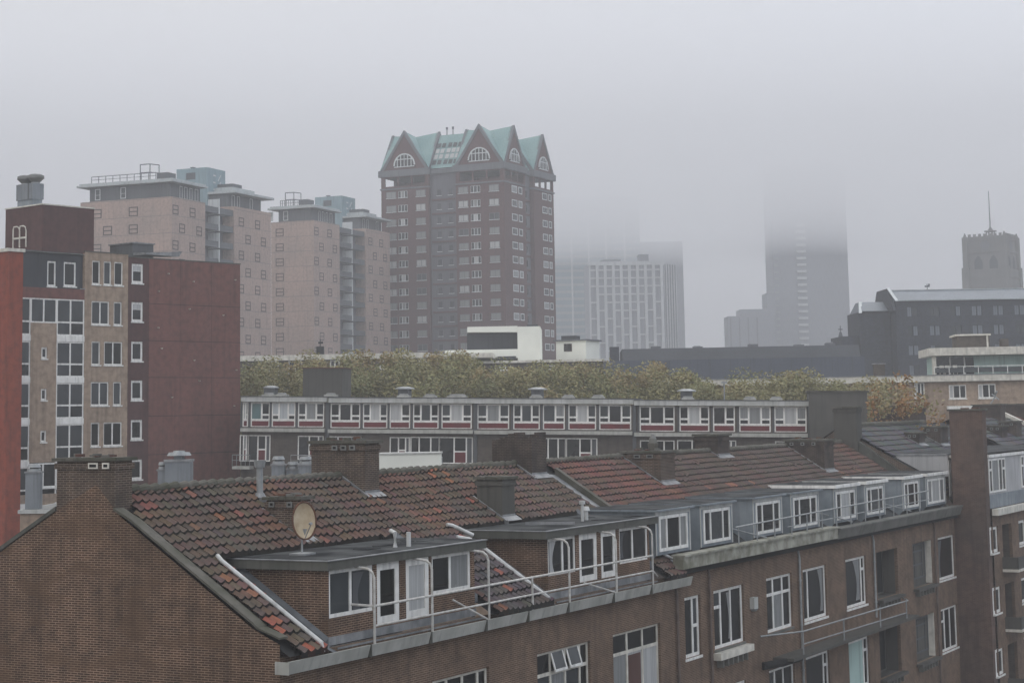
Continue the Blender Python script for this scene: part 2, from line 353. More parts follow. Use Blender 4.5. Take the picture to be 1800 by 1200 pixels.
def ridge(parent, u0, u1, v=RIDGE_V, z=RIDGE_Z+.02, m='coping_stone', step=.44, r=.145):
    b = MB(); u = u0; rnd = random.Random(int(u0*7)+1); b.box(u0, u1, v-.09, v+.09, z-.12, z+.03, 'dark_gap')
    while u < u1-.1:
        e = min(u+step, u1); dz = rnd.uniform(-.012, .012)
        b.tube([(u+.02, v, z+dz-.03), (e+.02, v, z+dz+.01)], r*.8, m, 10, r2=r*1.12); u = e
    return b.build('ridge_tiles', parent)
def mixcol(a, b, t): return tuple(x+(y-x)*t for x, y in zip(a, b))
def col_a(u, v, r):
    base = (.098, .056, .044) if u < 12 else (.108, .058, .044) if u > 12.6 else (.085, .06, .048)
    w_ = .5+.5*math.sin(u*.9+1.3*math.sin(v*1.4))*math.sin(v*1.9+.7*math.sin(u*.55))
    c = mixcol(base, (.056, .047, .040), min(1, .75*w_+r.random()*.35))
    q = r.random(); k = math.sin(u*1.7+v*2.3)*math.sin(u*.6-v*1.1)
    if u < 2.6 and v < 2.9 and q < .04+.40*max(0, math.sin(u*2.3+1)*math.sin(v*2.9)): c = (.17, .066, .042)
    elif u < 5 and v > 4 and q < .03+.22*max(0, k): c = (.12, .058, .042)
    elif 13 < u < 18 and q < .03+.2*max(0, k): c = (.16, .066, .044)
    elif q < .02: c = (.13, .065, .045)
    if 11 < u < 15.5 and v < 2.8: c = mixcol(c, (.055, .055, .062), .7) if q > .05 else (.15, .062, .045)
    if 18.8 < u < 25.5: c = mixcol(c, (.09, .07, .06), .5)
    return tuple(x*k_*r.uniform(.88, 1.12) for x, k_ in zip(c, (1.72, 1.6, 1.55)))
def col_b(u, v, r):
    base = (.128, .053, .041) if u < 34.5 else (.09, .054, .044) if u < 44.5 else (.078, .051, .044) if u < 54 else (.115, .055, .043)
    c = mixcol(base, (.060, .048, .042), min(1, .35*r.random()+.55*(.5+.5*math.sin(u*.7+v*1.8)*math.sin(v*.9+u*.33))))
    if v < 4 and r.random() < .06: c = (.17, .08, .055)
    return tuple(x*1.6*r.uniform(.9, 1.1) for x in c)

def chimney(parent, u0, u1, v0, v1, zt, m='chimney_brick', cap='coping_stone', zb=None, corbel=True, holes=(), rough=0, flash=True, seed=0, zf=RZ, name='chimney'):
    rnd = random.Random(seed+3); b = MB(); zb = zb if zb is not None else zf(v0)-.3
    zc = zt-.10
    if rough:       # crumbling head: uneven courses
        b.box(u0, u1, v0, v1, zb, zc-rough, m)
        n = 9
        for i in range(n):
            for k in range(2):
                a, bb = v0+(v1-v0)*i/n, v0+(v1-v0)*(i+1)/n; h = rnd.uniform(0, rough)
                ua, ub = (u0, (u0+u1)/2) if k == 0 else ((u0+u1)/2, u1)
                b.box(ua+.003*i, ub-.002*i, a+.001, bb-.001, zc-rough, zc-rough+h+.02, m)
    else: b.box(u0, u1, v0, v1, zb, zc, m)
    if corbel and not rough: b.box(u0-.05, u1+.05, v0-.05, v1+.05, zc-.22, zc-.06, m)
    o = b.build(name, parent)
    c = MB()
    if not rough:
        n = 5
        for i in range(n):
            a, bb = v0-.11+(v1-v0+.22)*i/n, v0-.11+(v1-v0+.22)*(i+1)/n; d = rnd.uniform(-.015, .015)
            c.box(u0-.1+d, u1+.1-d, a, bb-.012, zc+d*.4, zt+d, cap)
        for (hv, hw) in holes:
            c.box(u0-.115, u0-.09, hv-hw/2, hv+hw/2, zc-.21, zc-.05, 'cream_paint' if zt == -1.0 else 'gravel_roof')
            c.box(u0-.12, u0-.114, hv-hw/2+.05, hv+hw/2-.05, zc-.17, zc-.09, 'dark_gap')
        c.build('chimney_cap', o)
    if flash:
        f = MB(); t = .10
        def strip(a, bb, va, vb):
            f.poly([(a, va, zf(va)+t), (bb, va, zf(va)+t), (bb, vb, zf(vb)+t), (a, vb, zf(vb)+t)], 'lead')
            f.poly([(a, va, zf(va)+t), (a, vb, zf(vb)+t), (a, vb, zf(vb)-.05), (a, va, zf(va)-.05)], 'lead')
        ve = min(v1+.12, RIDGE_V-.03) if zf is RZ else v1; strip(u0-.09, u0-.001, v0-.2, ve); strip(u0, u1+.1, v0-.24, v0-.001)
        k = max(1, int((ve-v0)/.2))
        for i in range(k):
            va = v0+(ve-v0)*i/k; f.box(u0-.012, u0-.004, va, va+(ve-v0)/k-.01, zf(va)+.02, zf(va)+.17+.03*rnd.random(), 'coping_stone')
        f.box(u0-.02, u1+.01, v0-.014, v0-.006, zf(v0)-.02, zf(v0)+.16, 'lead')
        f.build('flashing', o)
    return o
def drainpipe(parent, u, v, zt, zb, m='pipe_brown', r=.055):
    b = MB(); b.tube([(u, v+.25, zt+.25), (u, v+.05, zt), (u, v, zt-.25), (u, v, zb)], r, m)
    z = zt-1.2
    while z > zb: b.tube([(u, v, z), (u, v, z-.07)], r*1.35, m); z -= 1.9
    return b.build('drainpipe', parent)

# --- first house
H1 = frame('brick_corner_house', TAZ, TO)
tag(H1, 'brown brick corner house in front with a pantile roof and two brick roof dormers', 'house')
U1 = 25.3
wins1 = [(3.9, 7.0), (7.46, 10.8), (13.9, 17.7), (19.46, 23.4)]
b = MB()
b.poly([(0, 0, -EYE), (0, 12.4, -EYE), (0, 12.4, -5.15), (0, 7.2, -2.25), (0, 6.16, -1.75), (0, 5.3, -2.60), (0, .84, -5.42), (0, .0, -5.78)], 'gable_brick')
b.build('gable_wall', H1)
b = MB(); b.facade('V', 0, 0, U1, -EYE, -6.1, [(a, c, -10.1, -7.68) for a, c in wins1]+[(a, c, -14.0, -11.4) for a, c in wins1], 'facade_brick', rev=.16, back='dark_gap')
b.poly([(0, 12.3, -EYE), (U1, 12.3, -EYE), (U1, 12.3, -5.1), (0, 12.3, -5.1)], 'facade_brick')
b.build('front_wall', H1)
# rake coping with its kicked foot
b = MB()
def cop(b, u0, u1, pts, t, m):
    for (va, za), (vb, zb) in zip(pts, pts[1:]):
        b.hexa([(u0, va, za-t), (u1, va, za-t), (u1, vb, zb-t), (u0, vb, zb-t), (u0, va, za), (u1, va, za), (u1, vb, zb), (u0, vb, zb)], m)
cop(b, -.06, .34, [(5.52, -2.36), (4.9, -2.66), (.84, -5.22), (.66, -5.36)], .07, 'coping_stone')
cop(b, -.05, .33, [(.655, -5.37), (-.02, -5.60)], .05, 'coping_stone')
b.build('coping', H1)
b = MB(); cop(b, -.04, .22, [(7.62, -2.35), (12.45, -5.02)], .12, 'fascia_board'); b.build('coping', H1, 'dark narrow coping on the far slope')
# roof
D1 = (2.6, 10.5, -2, 3.25); D2 = (15.3, 23.3, -2, 3.35)
ex1 = [(1.5, 10.65, -2, 3.2), (14.25, 23.45, -2, 3.3), (-.1, .72, 5.4, 7.6), (11.8, 12.75, 5.1, 6.3), (5.85, 6.5, 3.5, 4.75), (17.85, 18.85, 3.4, 4.5), (23.75, 25.05, 5.35, 6.3)]
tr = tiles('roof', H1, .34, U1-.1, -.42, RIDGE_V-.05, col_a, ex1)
b = MB()
for ua, ub, va, vb in ((0, U1, 3.28, RIDGE_V), (0, 1.48, -.3, 3.279), (10.52, 14.2, -.3, 3.279), (23.32, U1, -.3, 3.279)):
    b.poly([(ua, va, RZ(va)-.06), (ub, va, RZ(va)-.06), (ub, vb, RZ(vb)-.06), (ua, vb, RZ(vb)-.06)], 'dark_gap')
b.poly([(.02, RIDGE_V, RIDGE_Z-.02), (U1, RIDGE_V, RIDGE_Z-.02), (U1, 12.5, -5.6), (.02, 12.5, -5.6)], 'roof_tile_back')
b.build('roof_underlay', H1)
ridge(H1, .75, 11.8); ridge(H1, 12.75, 23.8)
# gutter: a painted box gutter carried along the eave
b = MB(); u = -.2; segs = [-.2, 3.55, 6.7, 9.9, 12.55, 15.3, 18.7, 21.8, 25.5]
for a, c in zip(segs, segs[1:]):
    b.hexa([(a+.012, -.36, -6.5), (c-.012, -.36, -6.5), (c-.012, .0, -6.5), (a+.012, .0, -6.5), (a+.012, -.46, -6.17), (c-.012, -.46, -6.17), (c-.012, -.40, -6.17), (a+.012, -.40, -6.17)], 'gutter_paint')
    b.box(a+.006, a+.03, -.475, -.35, -6.5, -6.16, 'fascia_board') if a > 0 else None
b.box(-.2, 25.5, -.40, .0, -6.30, -6.26, 'lead_dark'); b.box(2.6, 10.5, -.02, .3, -6.2, -6.15, 'lead'); b.box(15.3, 23.3, -.02, .3, -6.2, -6.15, 'lead'); b.box(-.215, -.201, -.44, .0, -6.5, -6.18, 'gutter_paint')
b.build('gutter', H1)
# lead apron and brick upstand below the dormers is part of each dormer
def brick_dormer(u0, u1, vb, sl0, sl1, wl, dl, name='dormer'):
    """flat roofed brick dormer; wl windows, dl doors as (u0,u1,z0,z1,cols)"""
    d = MB(); zt = -4.10
    d.facade('V', .3, u0, u1, -6.12, zt, [w_[:4] for w_ in wl+dl], 'gable_brick', rev=.10, back='dark_gap')
    for uu in (u0, u1): d.poly([(uu, .3, -6.25), (uu, vb, RZ(vb)-.6), (uu, vb, zt), (uu, .3, zt)], 'gable_brick')
    o = d.build(name, H1)
    f = MB(); f.box(u0-.02, u1+.02, .26, .298, -6.12, -5.90, 'lead')
    for uu, e in ((u0, -1), (u1, 1)):    # lead soaker up the cheek
        x0, x1 = (uu-.14, uu-.004) if e < 0 else (uu+.004, uu+.14)
        dd = -.40 if e < 0 else 0; f.hexa([(x0, .28, RZ(.28)-.1+dd), (x1, .28, RZ(.28)-.1+dd), (x1, vb, RZ(vb)-.1+dd), (x0, vb, RZ(vb)-.1+dd), (x0, .28, RZ(.28)+.06+dd), (x1, .28, RZ(.28)+.16+dd), (x1, vb, RZ(vb)+.16+dd), (x0, vb, RZ(vb)+.06+dd)], 'lead_dark')
    f.poly([(u0-1.12, -.3, RZ(-.3)+.03), (u0-.02, -.3, RZ(-.3)-.42), (u0-.02, vb, RZ(vb)-.42), (u0-1.12, vb, RZ(vb)+.03)], 'lead_dark')
    f.build('flashing', o)
    r = MB(); r.box(sl0, sl1, .12, vb+.35, -4.12, -3.875, 'fascia_board'); r.box(sl0-.03, sl1+.03, .085, vb+.38, -3.874, -3.85, 'lead')
    r.box(sl0+.12, sl1-.12, .24, vb+.30, -3.849, -3.835, 'bitumen')
    rnd = random.Random(int(u0))
    for _ in range(5):
        a = rnd.uniform(sl0+.6, sl1-1.2); v = rnd.uniform(.5, 2.2); r.box(a, a+rnd.uniform(.3, .9), v, v+rnd.uniform(.2, .5), -3.834, -3.815, 'bitumen')
    r.build('dormer_roof', o)
    for w_ in wl: win(o, 'V', .33, *w_[:4], cols=w_[4], fw=.10, bar=.10)
    for w_ in dl: win(o, 'V', .32, *w_[:4], cols=w_[4], fw=.2, bar=.10, name='door', dep=.04)
    return o
gm, gd, gk = 'glass_mid', 'glass_dark', 'glass_black'
d1 = brick_dormer(2.6, 10.5, 3.2, 2.35, 10.95,
    [(2.66, 4.84, -5.41, -4.14, ((1, (1,), (gm,)), (1, (1,), (gm,)))), (8.0, 10.28, -5.28, -4.14, ((1, (1,), (gd,)), (1.1, (1,), ('curtain_grey',))))],
    [(5.03, 6.22, -5.82, -4.14, one(gk)), (6.56, 7.85, -5.82, -4.14, one('curtain_white'))])
d2 = brick_dormer(15.3, 23.3, 3.3, 14.9, 23.75,
    [(15.34, 17.36, -5.35, -4.14, ((1, (1,), (gd,)), (.8, (1,), (gd,)))), (20.78, 23.18, -5.38, -4.14, ((1, (1,), (gd,)), (1.1, (1,), (gd,))))],
    [(17.62, 19.0, -5.75, -4.14, one(gd)), (19.3, 20.52, -5.75, -4.14, one(gd))])
for d_, us in ((d1, (7.1, 7.45)), (d2, (19.9, 20.6))):
    b = MB()
    if us[0] < 10:
        b.tube([(us[0], 1.0, -3.84), (us[0], 1.0, -3.42), (us[0]+.16, 1.25, -3.38)], .07, 'pipe_white'); b.tube([(us[1], .75, -3.84), (us[1], .75, -3.42)], .07, 'pipe_white')
    else:
        b.tube([(us[0], 1.3, -3.84), (us[0], 1.3, -3.22)], .055, 'pipe_white').cone(us[0], 1.3, -3.24, -3.12, .11, .11, 'pipe_white'); b.cone(us[1], 1.5, -3.84, -3.5, .07, .07, 'pipe_white').cone(us[1], 1.5, -3.5, -3.36, .14, .09, 'pipe_white')
    b.build('roof_vent', d_)
b = MB(); b.hexa([(18.2, .75, -3.84), (18.22, .75, -3.84), (17.5, 2.3, -3.84), (17.48, 2.3, -3.84), (18.2, .75, -3.74), (18.22, .75, -3.74), (17.5, 2.3, -3.74), (17.48, 2.3, -3.74)], 'lead'); b.build('roof_upstand', d2)
# chimneys
chimney(H1, 0.003, .70, 5.5, 7.6, -1.0, 'chimney_brick', zb=-3.2, holes=((5.75, .24), (6.2, .34)), flash=False, seed=1)
chimney(H1, 11.85, 12.7, 5.17, 7.3, -.80, 'chimney_brick', holes=((5.6, .22), (5.95, .22), (6.3, .22)), seed=2)
chimney(H1, 5.9, 6.45, 3.55, 4.75, -2.33, 'chimney_brick', holes=((3.85, .2), (4.5, .2)), seed=3)
chimney(H1, 17.9, 18.8, 3.42, 4.45, -2.2, 'render_grey', seed=4)
chimney(H1, 23.8, 25.0, 5.4, 7.15, -.66, 'sooty_brick', rough=.28, seed=5)
# white pipes on the roof slope
for pts, r in (([(1.75, 3.35, -3.78), (1.55, 3.2, -3.72), (1.42, 2.95, -3.84), (1.42, -.32, -5.88), (1.42, -.36, -6.1)], .06), ([(13.6, 2.75, -4.0), (14.0, 2.5, -4.1), (14.15, 2.2, -4.28), (14.15, -.36, -5.93)], .07), ([(13.9, 3.3, -3.62), (14.1, 3.2, -3.66), (14.6, 2.7, -4.0)], .06), ([(23.9, 1.7, -4.45), (25.1, .1, -5.55)], .045)):
    b = MB(); b.tube(pts, r, 'pipe_white'); b.build('roof_pipe', H1)
b = MB(); b.tube([(6.5, 5.45, -2.5), (6.5, 5.45, -1.35)], .10, 'galvanised').cone(6.5, 5.45, -1.5, -1.28, .15, .19, 'galvanised'); b.cone(6.5, 5.45, -2.45, -2.25, .24, .12, 'lead'); b.box(6.2, 6.8, 5.15, 5.75, -2.52, -2.38, 'lead'); b.build('flue_pipe', H1)
# safety railing on the gutter
b = MB(); R_ = 'railing_white'; rv = -.37
def hoop(b, u): b.tube([(u, rv, -6.3), (u, rv, -4.42), (u, rv+.06, -4.27), (u, rv+.18, -4.18), (u, .26, -4.13)], .038, R_, 8)
for u in (3.87, 6.9, 10.2, 15.55, 19.1, 22.1): hoop(b, u)
for u in (12.98,): b.tube([(u, rv, -6.3), (u, rv, -5.17)], .036, R_)
b.tube([(3.7, .28, -5.13), (3.87, rv, -5.17), (22.12, rv, -5.16)], .036, R_); b.tube([(3.87, rv, -5.70), (22.12, rv, -5.70)], .030, R_)
b.tube([(22.1, rv, -5.7), (23.3, .0, -6.0)], .03, R_); b.tube([(19.1, rv, -6.2), (17.7, .2, -5.75)], .03, R_); b.tube([(10.2, rv, -6.2), (9.0, .2, -5.5)], .03, R_)
b.build('railing', H1)
# facade windows
wc = ((1, (.38, 1), (gd, gm)), (1, (.38, 1), (gd, 'curtain_grey')), (1, (.38, 1), (gd, gm)), (.5, (.38, 1), (gd, gk)))
for i, (a, c) in enumerate(wins1):
    win(H1, 'V', .10, a, c, -10.1, -7.68, cols=wc if i != 3 else ((1, (.38, 1), (gd, 'curtain_grey')), (1, (.38, 1), (gk, 'curtain_white')), (1, (.38, 1), (gd, 'curtain_white'))), frm='cream_paint', fw=.09, bar=.11, sill='stone_cornice')
    win(H1, 'V', .10, a, c, -14.0, -11.4, cols=wc, frm='cream_paint', fw=.09, bar=.11, sill='stone_cornice')
# two tilted top lights standing open
b = MB()
for a in (14.95, 16.05):
    for q in ((a, a+.07), (a+.8, a+.87)): b.hexa([(q[0], -.1, -8.3), (q[1], -.1, -8.3), (q[1], -.06, -8.3), (q[0], -.06, -8.3), (q[0], .06, -7.76), (q[1], .06, -7.76), (q[1], .09, -7.76), (q[0], .09, -7.76)], 'white_paint')
    b.box(a, a+.87, -.11, -.06, -8.36, -8.28, 'white_paint')
    b.poly([(a+.07, -.08, -8.3), (a+.8, -.08, -8.3), (a+.8, .075, -7.76), (a+.07, .075, -7.76)], 'glass_mid')
b.build('open_casement', H1)
b = MB(); b.box(16.9, 21.6, -1.3, 0, -10.55, -10.4, 'stone_cornice'); b.build('balcony', H1)
b = MB(); rnd = random.Random(3)
for i in range(46):
    u = 17.0+i*.066*.88; b.box(u, u+.05, -1.28+rnd.uniform(-.01, .01), -1.25, -10.4, -9.30+rnd.uniform(-.03, .03), 'reed_mat')
b.build('reed_screen', H1)
drainpipe(H1, 24.8, -.09, -6.6, -EYE, 'pipe_brown')

# --- party parapet + second range
H2 = frame('brick_terrace', TAZ, TO)
tag(H2, 'long brown brick terrace beyond the corner house with eight small zinc roof dormers', 'house')
U2 = 62.5
F2 = [(25.66, 27.15), (28.47, 31.57), (34.1, 37.1), (38.48, 41.5), (44.16, 47.13), (48.7, 52.05), (54.62, 57.98), (59.22, 62.35)]
z1a, z1b, z2a, z2b = -9.25, -7.0, -13.0, -10.75
b = MB(); b.facade('V', 0, U1, U2, -EYE, -5.9, [(a, c, z1a, z1b) for a, c in F2]+[(a, c, z2a, z2b) for a, c in F2 if a > 26], 'facade_brick', rev=.16)
for k, (a, c) in enumerate(F2):
    for z0, z1 in ((z1a, z1b), (z2a, z2b)):
        dpt = .75 if k == 5 else .36 if k == 6 else .16
        if k in (5, 6):
            for P in ([(a, .16, z0), (a, dpt, z0), (a, dpt, z1), (a, .16, z1)], [(c, .16, z0), (c, dpt, z0), (c, dpt, z1), (c, .16, z1)], [(a, .16, z0), (c, .16, z0), (c, dpt, z0), (a, dpt, z0)], [(a, .16, z1), (c, .16, z1), (c, dpt, z1), (a, dpt, z1)]):
                b.poly(P, 'render_grey')
        b.poly([(a, dpt, z0), (c, dpt, z0), (c, dpt, z1), (a, dpt, z1)], 'dark_gap' if k != 6 else 'render_grey')
b.build('front_wall', H2)
ex2 = [(33.35, 34.95, 4.3, 6.3), (43, 44.5, 5.7, 6.3), (53.2, 54.9, 4.0, 6.3), (24, 63, -1, 1.2)]
FR = [(24.16, 26.79), (28.34, 31.05), (33.9, 36.7), (38.33, 41.35), (43.96, 46.7), (48.45, 51.05), (54.53, 57.05), (58.68, 61.85)]
ex2 += [(a-.3, c+.3, -1, 3.2) for a, c in FR]
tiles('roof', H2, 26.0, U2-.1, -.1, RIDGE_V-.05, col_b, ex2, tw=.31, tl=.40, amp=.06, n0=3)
b = MB(); b.poly([(U1, -.3, RZ(-.3)-.06), (U2, -.3, RZ(-.3)-.06), (U2, RIDGE_V, RIDGE_Z-.06), (U1, RIDGE_V, RIDGE_Z-.06)], 'dark_gap')
b.poly([(U1, RIDGE_V, RIDGE_Z-.02), (U2, RIDGE_V, RIDGE_Z-.02), (U2, 12.5, -5.6), (U1, 12.5, -5.6)], 'roof_tile_back')
b.poly([(U1, 0, RZ(0)-.02), (U2, 0, RZ(0)-.02), (U2, 1.3, RZ(1.3)-.02), (U1, 1.3, RZ(1.3)-.02)], 'bitumen')
b.build('roof_underlay', H2)
ridge(H2, 26.0, 33.4); ridge(H2, 34.9, 43.0); ridge(H2, 44.5, 53.3); ridge(H2, 54.9, 62.2)
b = MB()       # party-wall parapet with lead valley
b.hexa([(25.72, -.1, RZ(-.1)), (25.98, -.1, RZ(-.1)), (25.98, 5.42, RZ(5.42)), (25.72, 5.42, RZ(5.42)), (25.72, -.1, RZ(-.1)+.27), (25.98, -.1, RZ(-.1)+.27), (25.98, 5.42, RZ(5.42)+.27), (25.72, 5.42, RZ(5.42)+.27)], 'coping_stone')
b.poly([(25.2, -.1, RZ(-.1)+.05), (25.72, -.1, RZ(-.1)+.02), (25.72, 5.4, RZ(5.4)+.02), (25.2, 5.4, RZ(5.4)+.05)], 'lead')
b.build('parapet', H2)
b = MB()
b.box(24.72, 42.1, -.42, .0, -5.87, -5.42, 'mossy_cornice'); b.box(24.68, 42.1, -.5, .05, -5.418, -5.34, 'mossy_cornice')
b.build('cornice', H2, 'pale mossy cornice')
b = MB(); b.hexa([(42.12, -.36, -5.93), (63.1, -.36, -5.93), (63.1, 0, -5.93), (42.12, 0, -5.93), (42.12, -.52, -5.5), (63.1, -.52, -5.5), (63.1, 0, -5.5), (42.12, 0, -5.5)], 'stone_cornice')
b.box(42.12, 63.1, -.55, .05, -5.498, -5.43, 'stone_cornice'); b.build('cornice', H2, 'plain grey cornice')
for k, (a, c) in enumerate(FR):          # small dormers
    vb = 3.25; far = k >= 4
    d = MB(); zt = -3.72; zb = -5.32
    d.facade('V', .3, a-.28, c+.28, zb, zt, [(a, c, -5.2, -3.88)], 'zinc' if not far else 'zinc', rev=.08, back='dark_gap')
    for uu in (a-.28, c+.28): d.poly([(uu, .3, zb), (uu, .3, zt), (uu, vb, zt), (uu, vb, RZ(vb)-.1), (uu, .55, RZ(.55)-.1)], 'zinc')
    d.box(a-.30, a-.2, .285, .299, zb, zt, 'grey_paint'); d.box(c+.2, c+.30, .285, .299, zb, zt, 'grey_paint')
    d.box(a-.27, c+.27, .27, .299, -3.87, zt, 'grey_paint')
    o = d.build('dormer', H2)
    r = MB(); r.box(a-.42, c+.42, .12, vb+.2, zt+.004, zt+(.15 if far else .07), 'white_paint' if far else 'zinc'); r.box(a-.36, c+.36, .22, vb+.2, zt+.072+.08*far, zt+.09+.08*far, 'bitumen'); r.build('dormer_roof', o)
    m1 = random.Random(k).choice([gd, 'curtain_grey', gd]); m2 = ['glass_black', gm, gk, gk, 'curtain_white', gm, gd, 'curtain_white'][k]
    win(o, 'V', .265, a+.01, c-.01, -5.2, -3.89, cols=((.45, (1,), (m1,)), (1, (1,), (m2,)), (.5, (1,), (m1,))), fw=.12, bar=.11, th=.1)
b = MB()
for u in (30.5, 32.5, 34.5, 36.5, 38.4, 40.35, 42.3, 44.3, 46.4, 48.6, 50.8, 53, 55.2): b.tube([(u, -.3, -5.38), (u, -.3, -4.68+.012*(u-30.5))], .03, 'galvanised')
b.tube([(30.2, -.3, -4.66), (57, -.3, -4.40)], .032, 'galvanised', 8); b.tube([(36, -.3, -5.0), (57, -.3, -4.85)], .022, 'galvanised')
for u in (32.2, 43.2, 52.4): b.tube([(u, .9, -4.8), (u+1.6, -.2, -5.3)], .03, 'galvanised')
b.build('railing', H2)
chimney(H2, 33.4, 34.9, 4.35, 6.2, -1.70, 'chimney_brick', holes=((4.8, .3), (5.4, .3)), seed=6)
chimney(H2, 43.0, 44.5, 5.72, 6.9, -1.15, 'sooty_brick', seed=7)
chimney(H2, 53.3, 54.8, 4.07, 6.2, -1.62, 'sooty_brick', holes=((4.6, .2), (5.2, .2), (5.8, .2)), seed=8)
chimney(H2, 62.0, 62.9, 5.17, 6.5, .05, 'render_grey', seed=9, flash=False, zb=-3)
b = MB(); 
# verge of the range against the next house
b.hexa([(62.2, -.1, RZ(-.1)-.2), (62.48, -.1, RZ(-.1)-.2), (62.48, 5.2, RZ(5.2)-.2), (62.2, 5.2, RZ(5.2)-.2), (62.2, -.1, RZ(-.1)+.17), (62.48, -.1, RZ(-.1)+.17), (62.48, 5.2, RZ(5.2)+.7), (62.2, 5.2, RZ(5.2)+.7)], 'fascia_board')
b.build('verge', H2)
# windows of the range
L3 = lambda m, l=.35: ((l, (1,), (gd,)), (1, (1,), (m,)))
W1 = {0: ((1, (1,), (gd,)), (.55, (1, 1), (gm,))), 1: ((.6, (.35, 1), (gm, gd)), (.8, (1,), ('glass_black',)), (.9, (1,), (gd,))), 2: ((.8, (.4, 1), (gd, gd)), (1, (.4, 1), (gd, 'curtain_grey')), (.8, (.4, 1), (gk, gd))),
      3: ((.28, (1,), (gk,)), (1, (1,), (gd,))), 4: ((1, (1,), ('glass_dark',)), (.16, (.3, 1), (gk,))), 7: ((.02, (1,), (gd,)), (1, (1,), (gd,)))}
for k, (a, c) in enumerate(F2):
    if k in (5, 6): continue
    win(H2, 'V', .09, a, c, z1a, z1b, cols=W1[k], fw=.12, bar=.12, sill='stone_cornice' if k in (1, 2) else 'white_paint')
    if k: win(H2, 'V', .09, a, c, z2a, z2b, cols=W1[(k*3) % 5] if k != 4 else ((1, (1,), ('pale_mint',)), (.2, (.3, 1), (gk,))), fw=.12, bar=.12, sill='white_paint')
for z0, z1 in ((z1a, z1b), (z2a, z2b)):
    win(H2, 'V', .33, 54.66, 57.9, z0+.35, z1-.12, cols=((1, (.45, 1, 1), (gm, gk, gd)), (1, (.45, 1, 1), (gm, gk, gd)), (.35, (1,), ('white_paint',))), frm='render_dark', fw=.08, bar=.07)
    b = MB(); b.box(57.93, 57.975, .02, .35, z0+.02, z1-.02, 'cream_paint'); b.build('niche_reveal', H2)
    win(H2, 'V', .72, 49.0, 51.9, z0+.02, z1-.1, cols=((1, (1.2, .6), (gk, gk)), (.6, (1,), (gd,))), frm='render_grey', fw=.08, name='door')
    for a, c in ((48.7, 52.05), (54.62, 57.98)):
        b = MB(); b.box(a-.1, c+.1, -.32, .10, z0-.14, z0-.003, 'render_grey')
        for i in range(6): b.box(a+.25+i*.5, a+.32+i*.5, -.26, -.003, z0-.42, z0-.142, 'stone_cornice')
        b.build('planter_ledge', H2)
b = MB(); b.box(28.3, 31.75, -.32, .05, -9.62, -9.36, 'cream_paint')
for i in range(6): b.box(28.6+i*.5, 28.68+i*.5, -.28, -.003, -9.92, -9.622, 'stone_cornice')
b.build('planter_ledge', H2)
for u in (27.9, 37.85, 48.1, 58.35): drainpipe(H2, u, -.1, -6.15, -EYE if u != 48.1 else -10.0, 'galvanised' if u in (37.85, 48.1) else 'pipe_brown')
b = MB(); b.box(32.2, 32.62, -.2, -.003, -8.05, -7.6, 'grey_paint'); b.cone(32.4, -.1, -8.15, -8.05, .1, .18, 'galvanised'); b.build('wall_box', H2)
o = MB().box(34.6, 52.3, -.92, -.003, -10.40, -10.27, 'render_grey').build('balcony', H2)
b = MB(); b.tube([(33.2, -.02, -9.25), (35.8, -.9, -9.3), (50.6, -.9, -9.42), (52.3, -.05, -9.45)], .035, 'galvanised'); b.tube([(35.8, -.9, -9.82), (50.3, -.9, -9.98)], .03, 'galvanised')
for u in (35.8, 41, 46.2, 50.3): b.tube([(u, -.9, -10.24), (u, -.9, -9.3)], .035, 'galvanised')
b.build('railing', o)
b = MB(); b.tube([(30.9, -.05, -10.95), (31.9, -.75, -11.1)], .09, 'white_paint').tube([(31.9, -.75, -11.1), (32.3, -1.0, -11.15)], .04, 'dark_gap'); b.build('wall_lamp', H2)
b = MB(); b.tube([(33.3, -.05, -10.45), (34.5, -.5, -10.43), (36.2, -.6, -10.43)], .16, 'dark_gap'); b.build('balcony_bracket', H2)

# --- third house with the tall stack
H3 = frame('corner_block', TAZ, TO)
tag(H3, 'brick house at the right edge with white dormer windows behind a tall blank chimney wall', 'house')
b = MB(); b.box(62.52, 63.3, -1.8, .02, -EYE, -.30, 'stack_brick'); o = b.build('chimney_wall', H3)
b = MB(); b.box(62.42, 63.4, -1.9, .12, -.298, -.2, 'coping_stone'); b.box(62.6, 62.9, -1.0, -.6, -.199, -.14, 'rust'); b.box(62.6, 62.9, -1.6, -1.2, -.199, -.14, 'rust'); b.build('chimney_cap', o)
v3 = -1.9
nic = [(65.3, 67.4), (74.5, 76.6)]
holes = []
W3 = []
for j, zz in enumerate((-6.65, -9.9, -13.2)):
    for a, c in ((62.95, 64.4), (69.0, 70.6), (71.6, 73.0), (78, 79.5)): W3.append((a, c, zz-1.4, zz))
    for a, c in nic: holes.append((a, c, zz-2.3, zz))
b = MB(); b.facade('V', v3, 63.3, 84, -EYE, -6.0, W3+holes, 'facade_brick', rev=.16)
for a, c, z0, z1 in W3: b.poly([(a, v3+.16, z0), (c, v3+.16, z0), (c, v3+.16, z1), (a, v3+.16, z1)], 'dark_gap')
for a, c, z0, z1 in holes:
    b.box(a, c, v3+1.2, v3+1.25, z0, z1, 'brown_brick'); b.box(a-.02, a, v3+.16, v3+1.2, z0, z1, 'brown_brick'); b.box(c, c+.02, v3+.16, v3+1.2, z0, z1, 'brown_brick'); b.box(a, c, v3+.16, v3+1.2, z0-.02, z0, 'brown_brick'); b.box(a, c, v3+.16, v3+1.2, z1, z1+.02, 'brown_brick')
b.build('front_wall', H3)
for a, c, z0, z1 in W3:
    win(H3, 'V', v3+.08, a, c, z0, z1, cols=((1, (1,), (gd,)),), fw=.16, sill='white_paint')
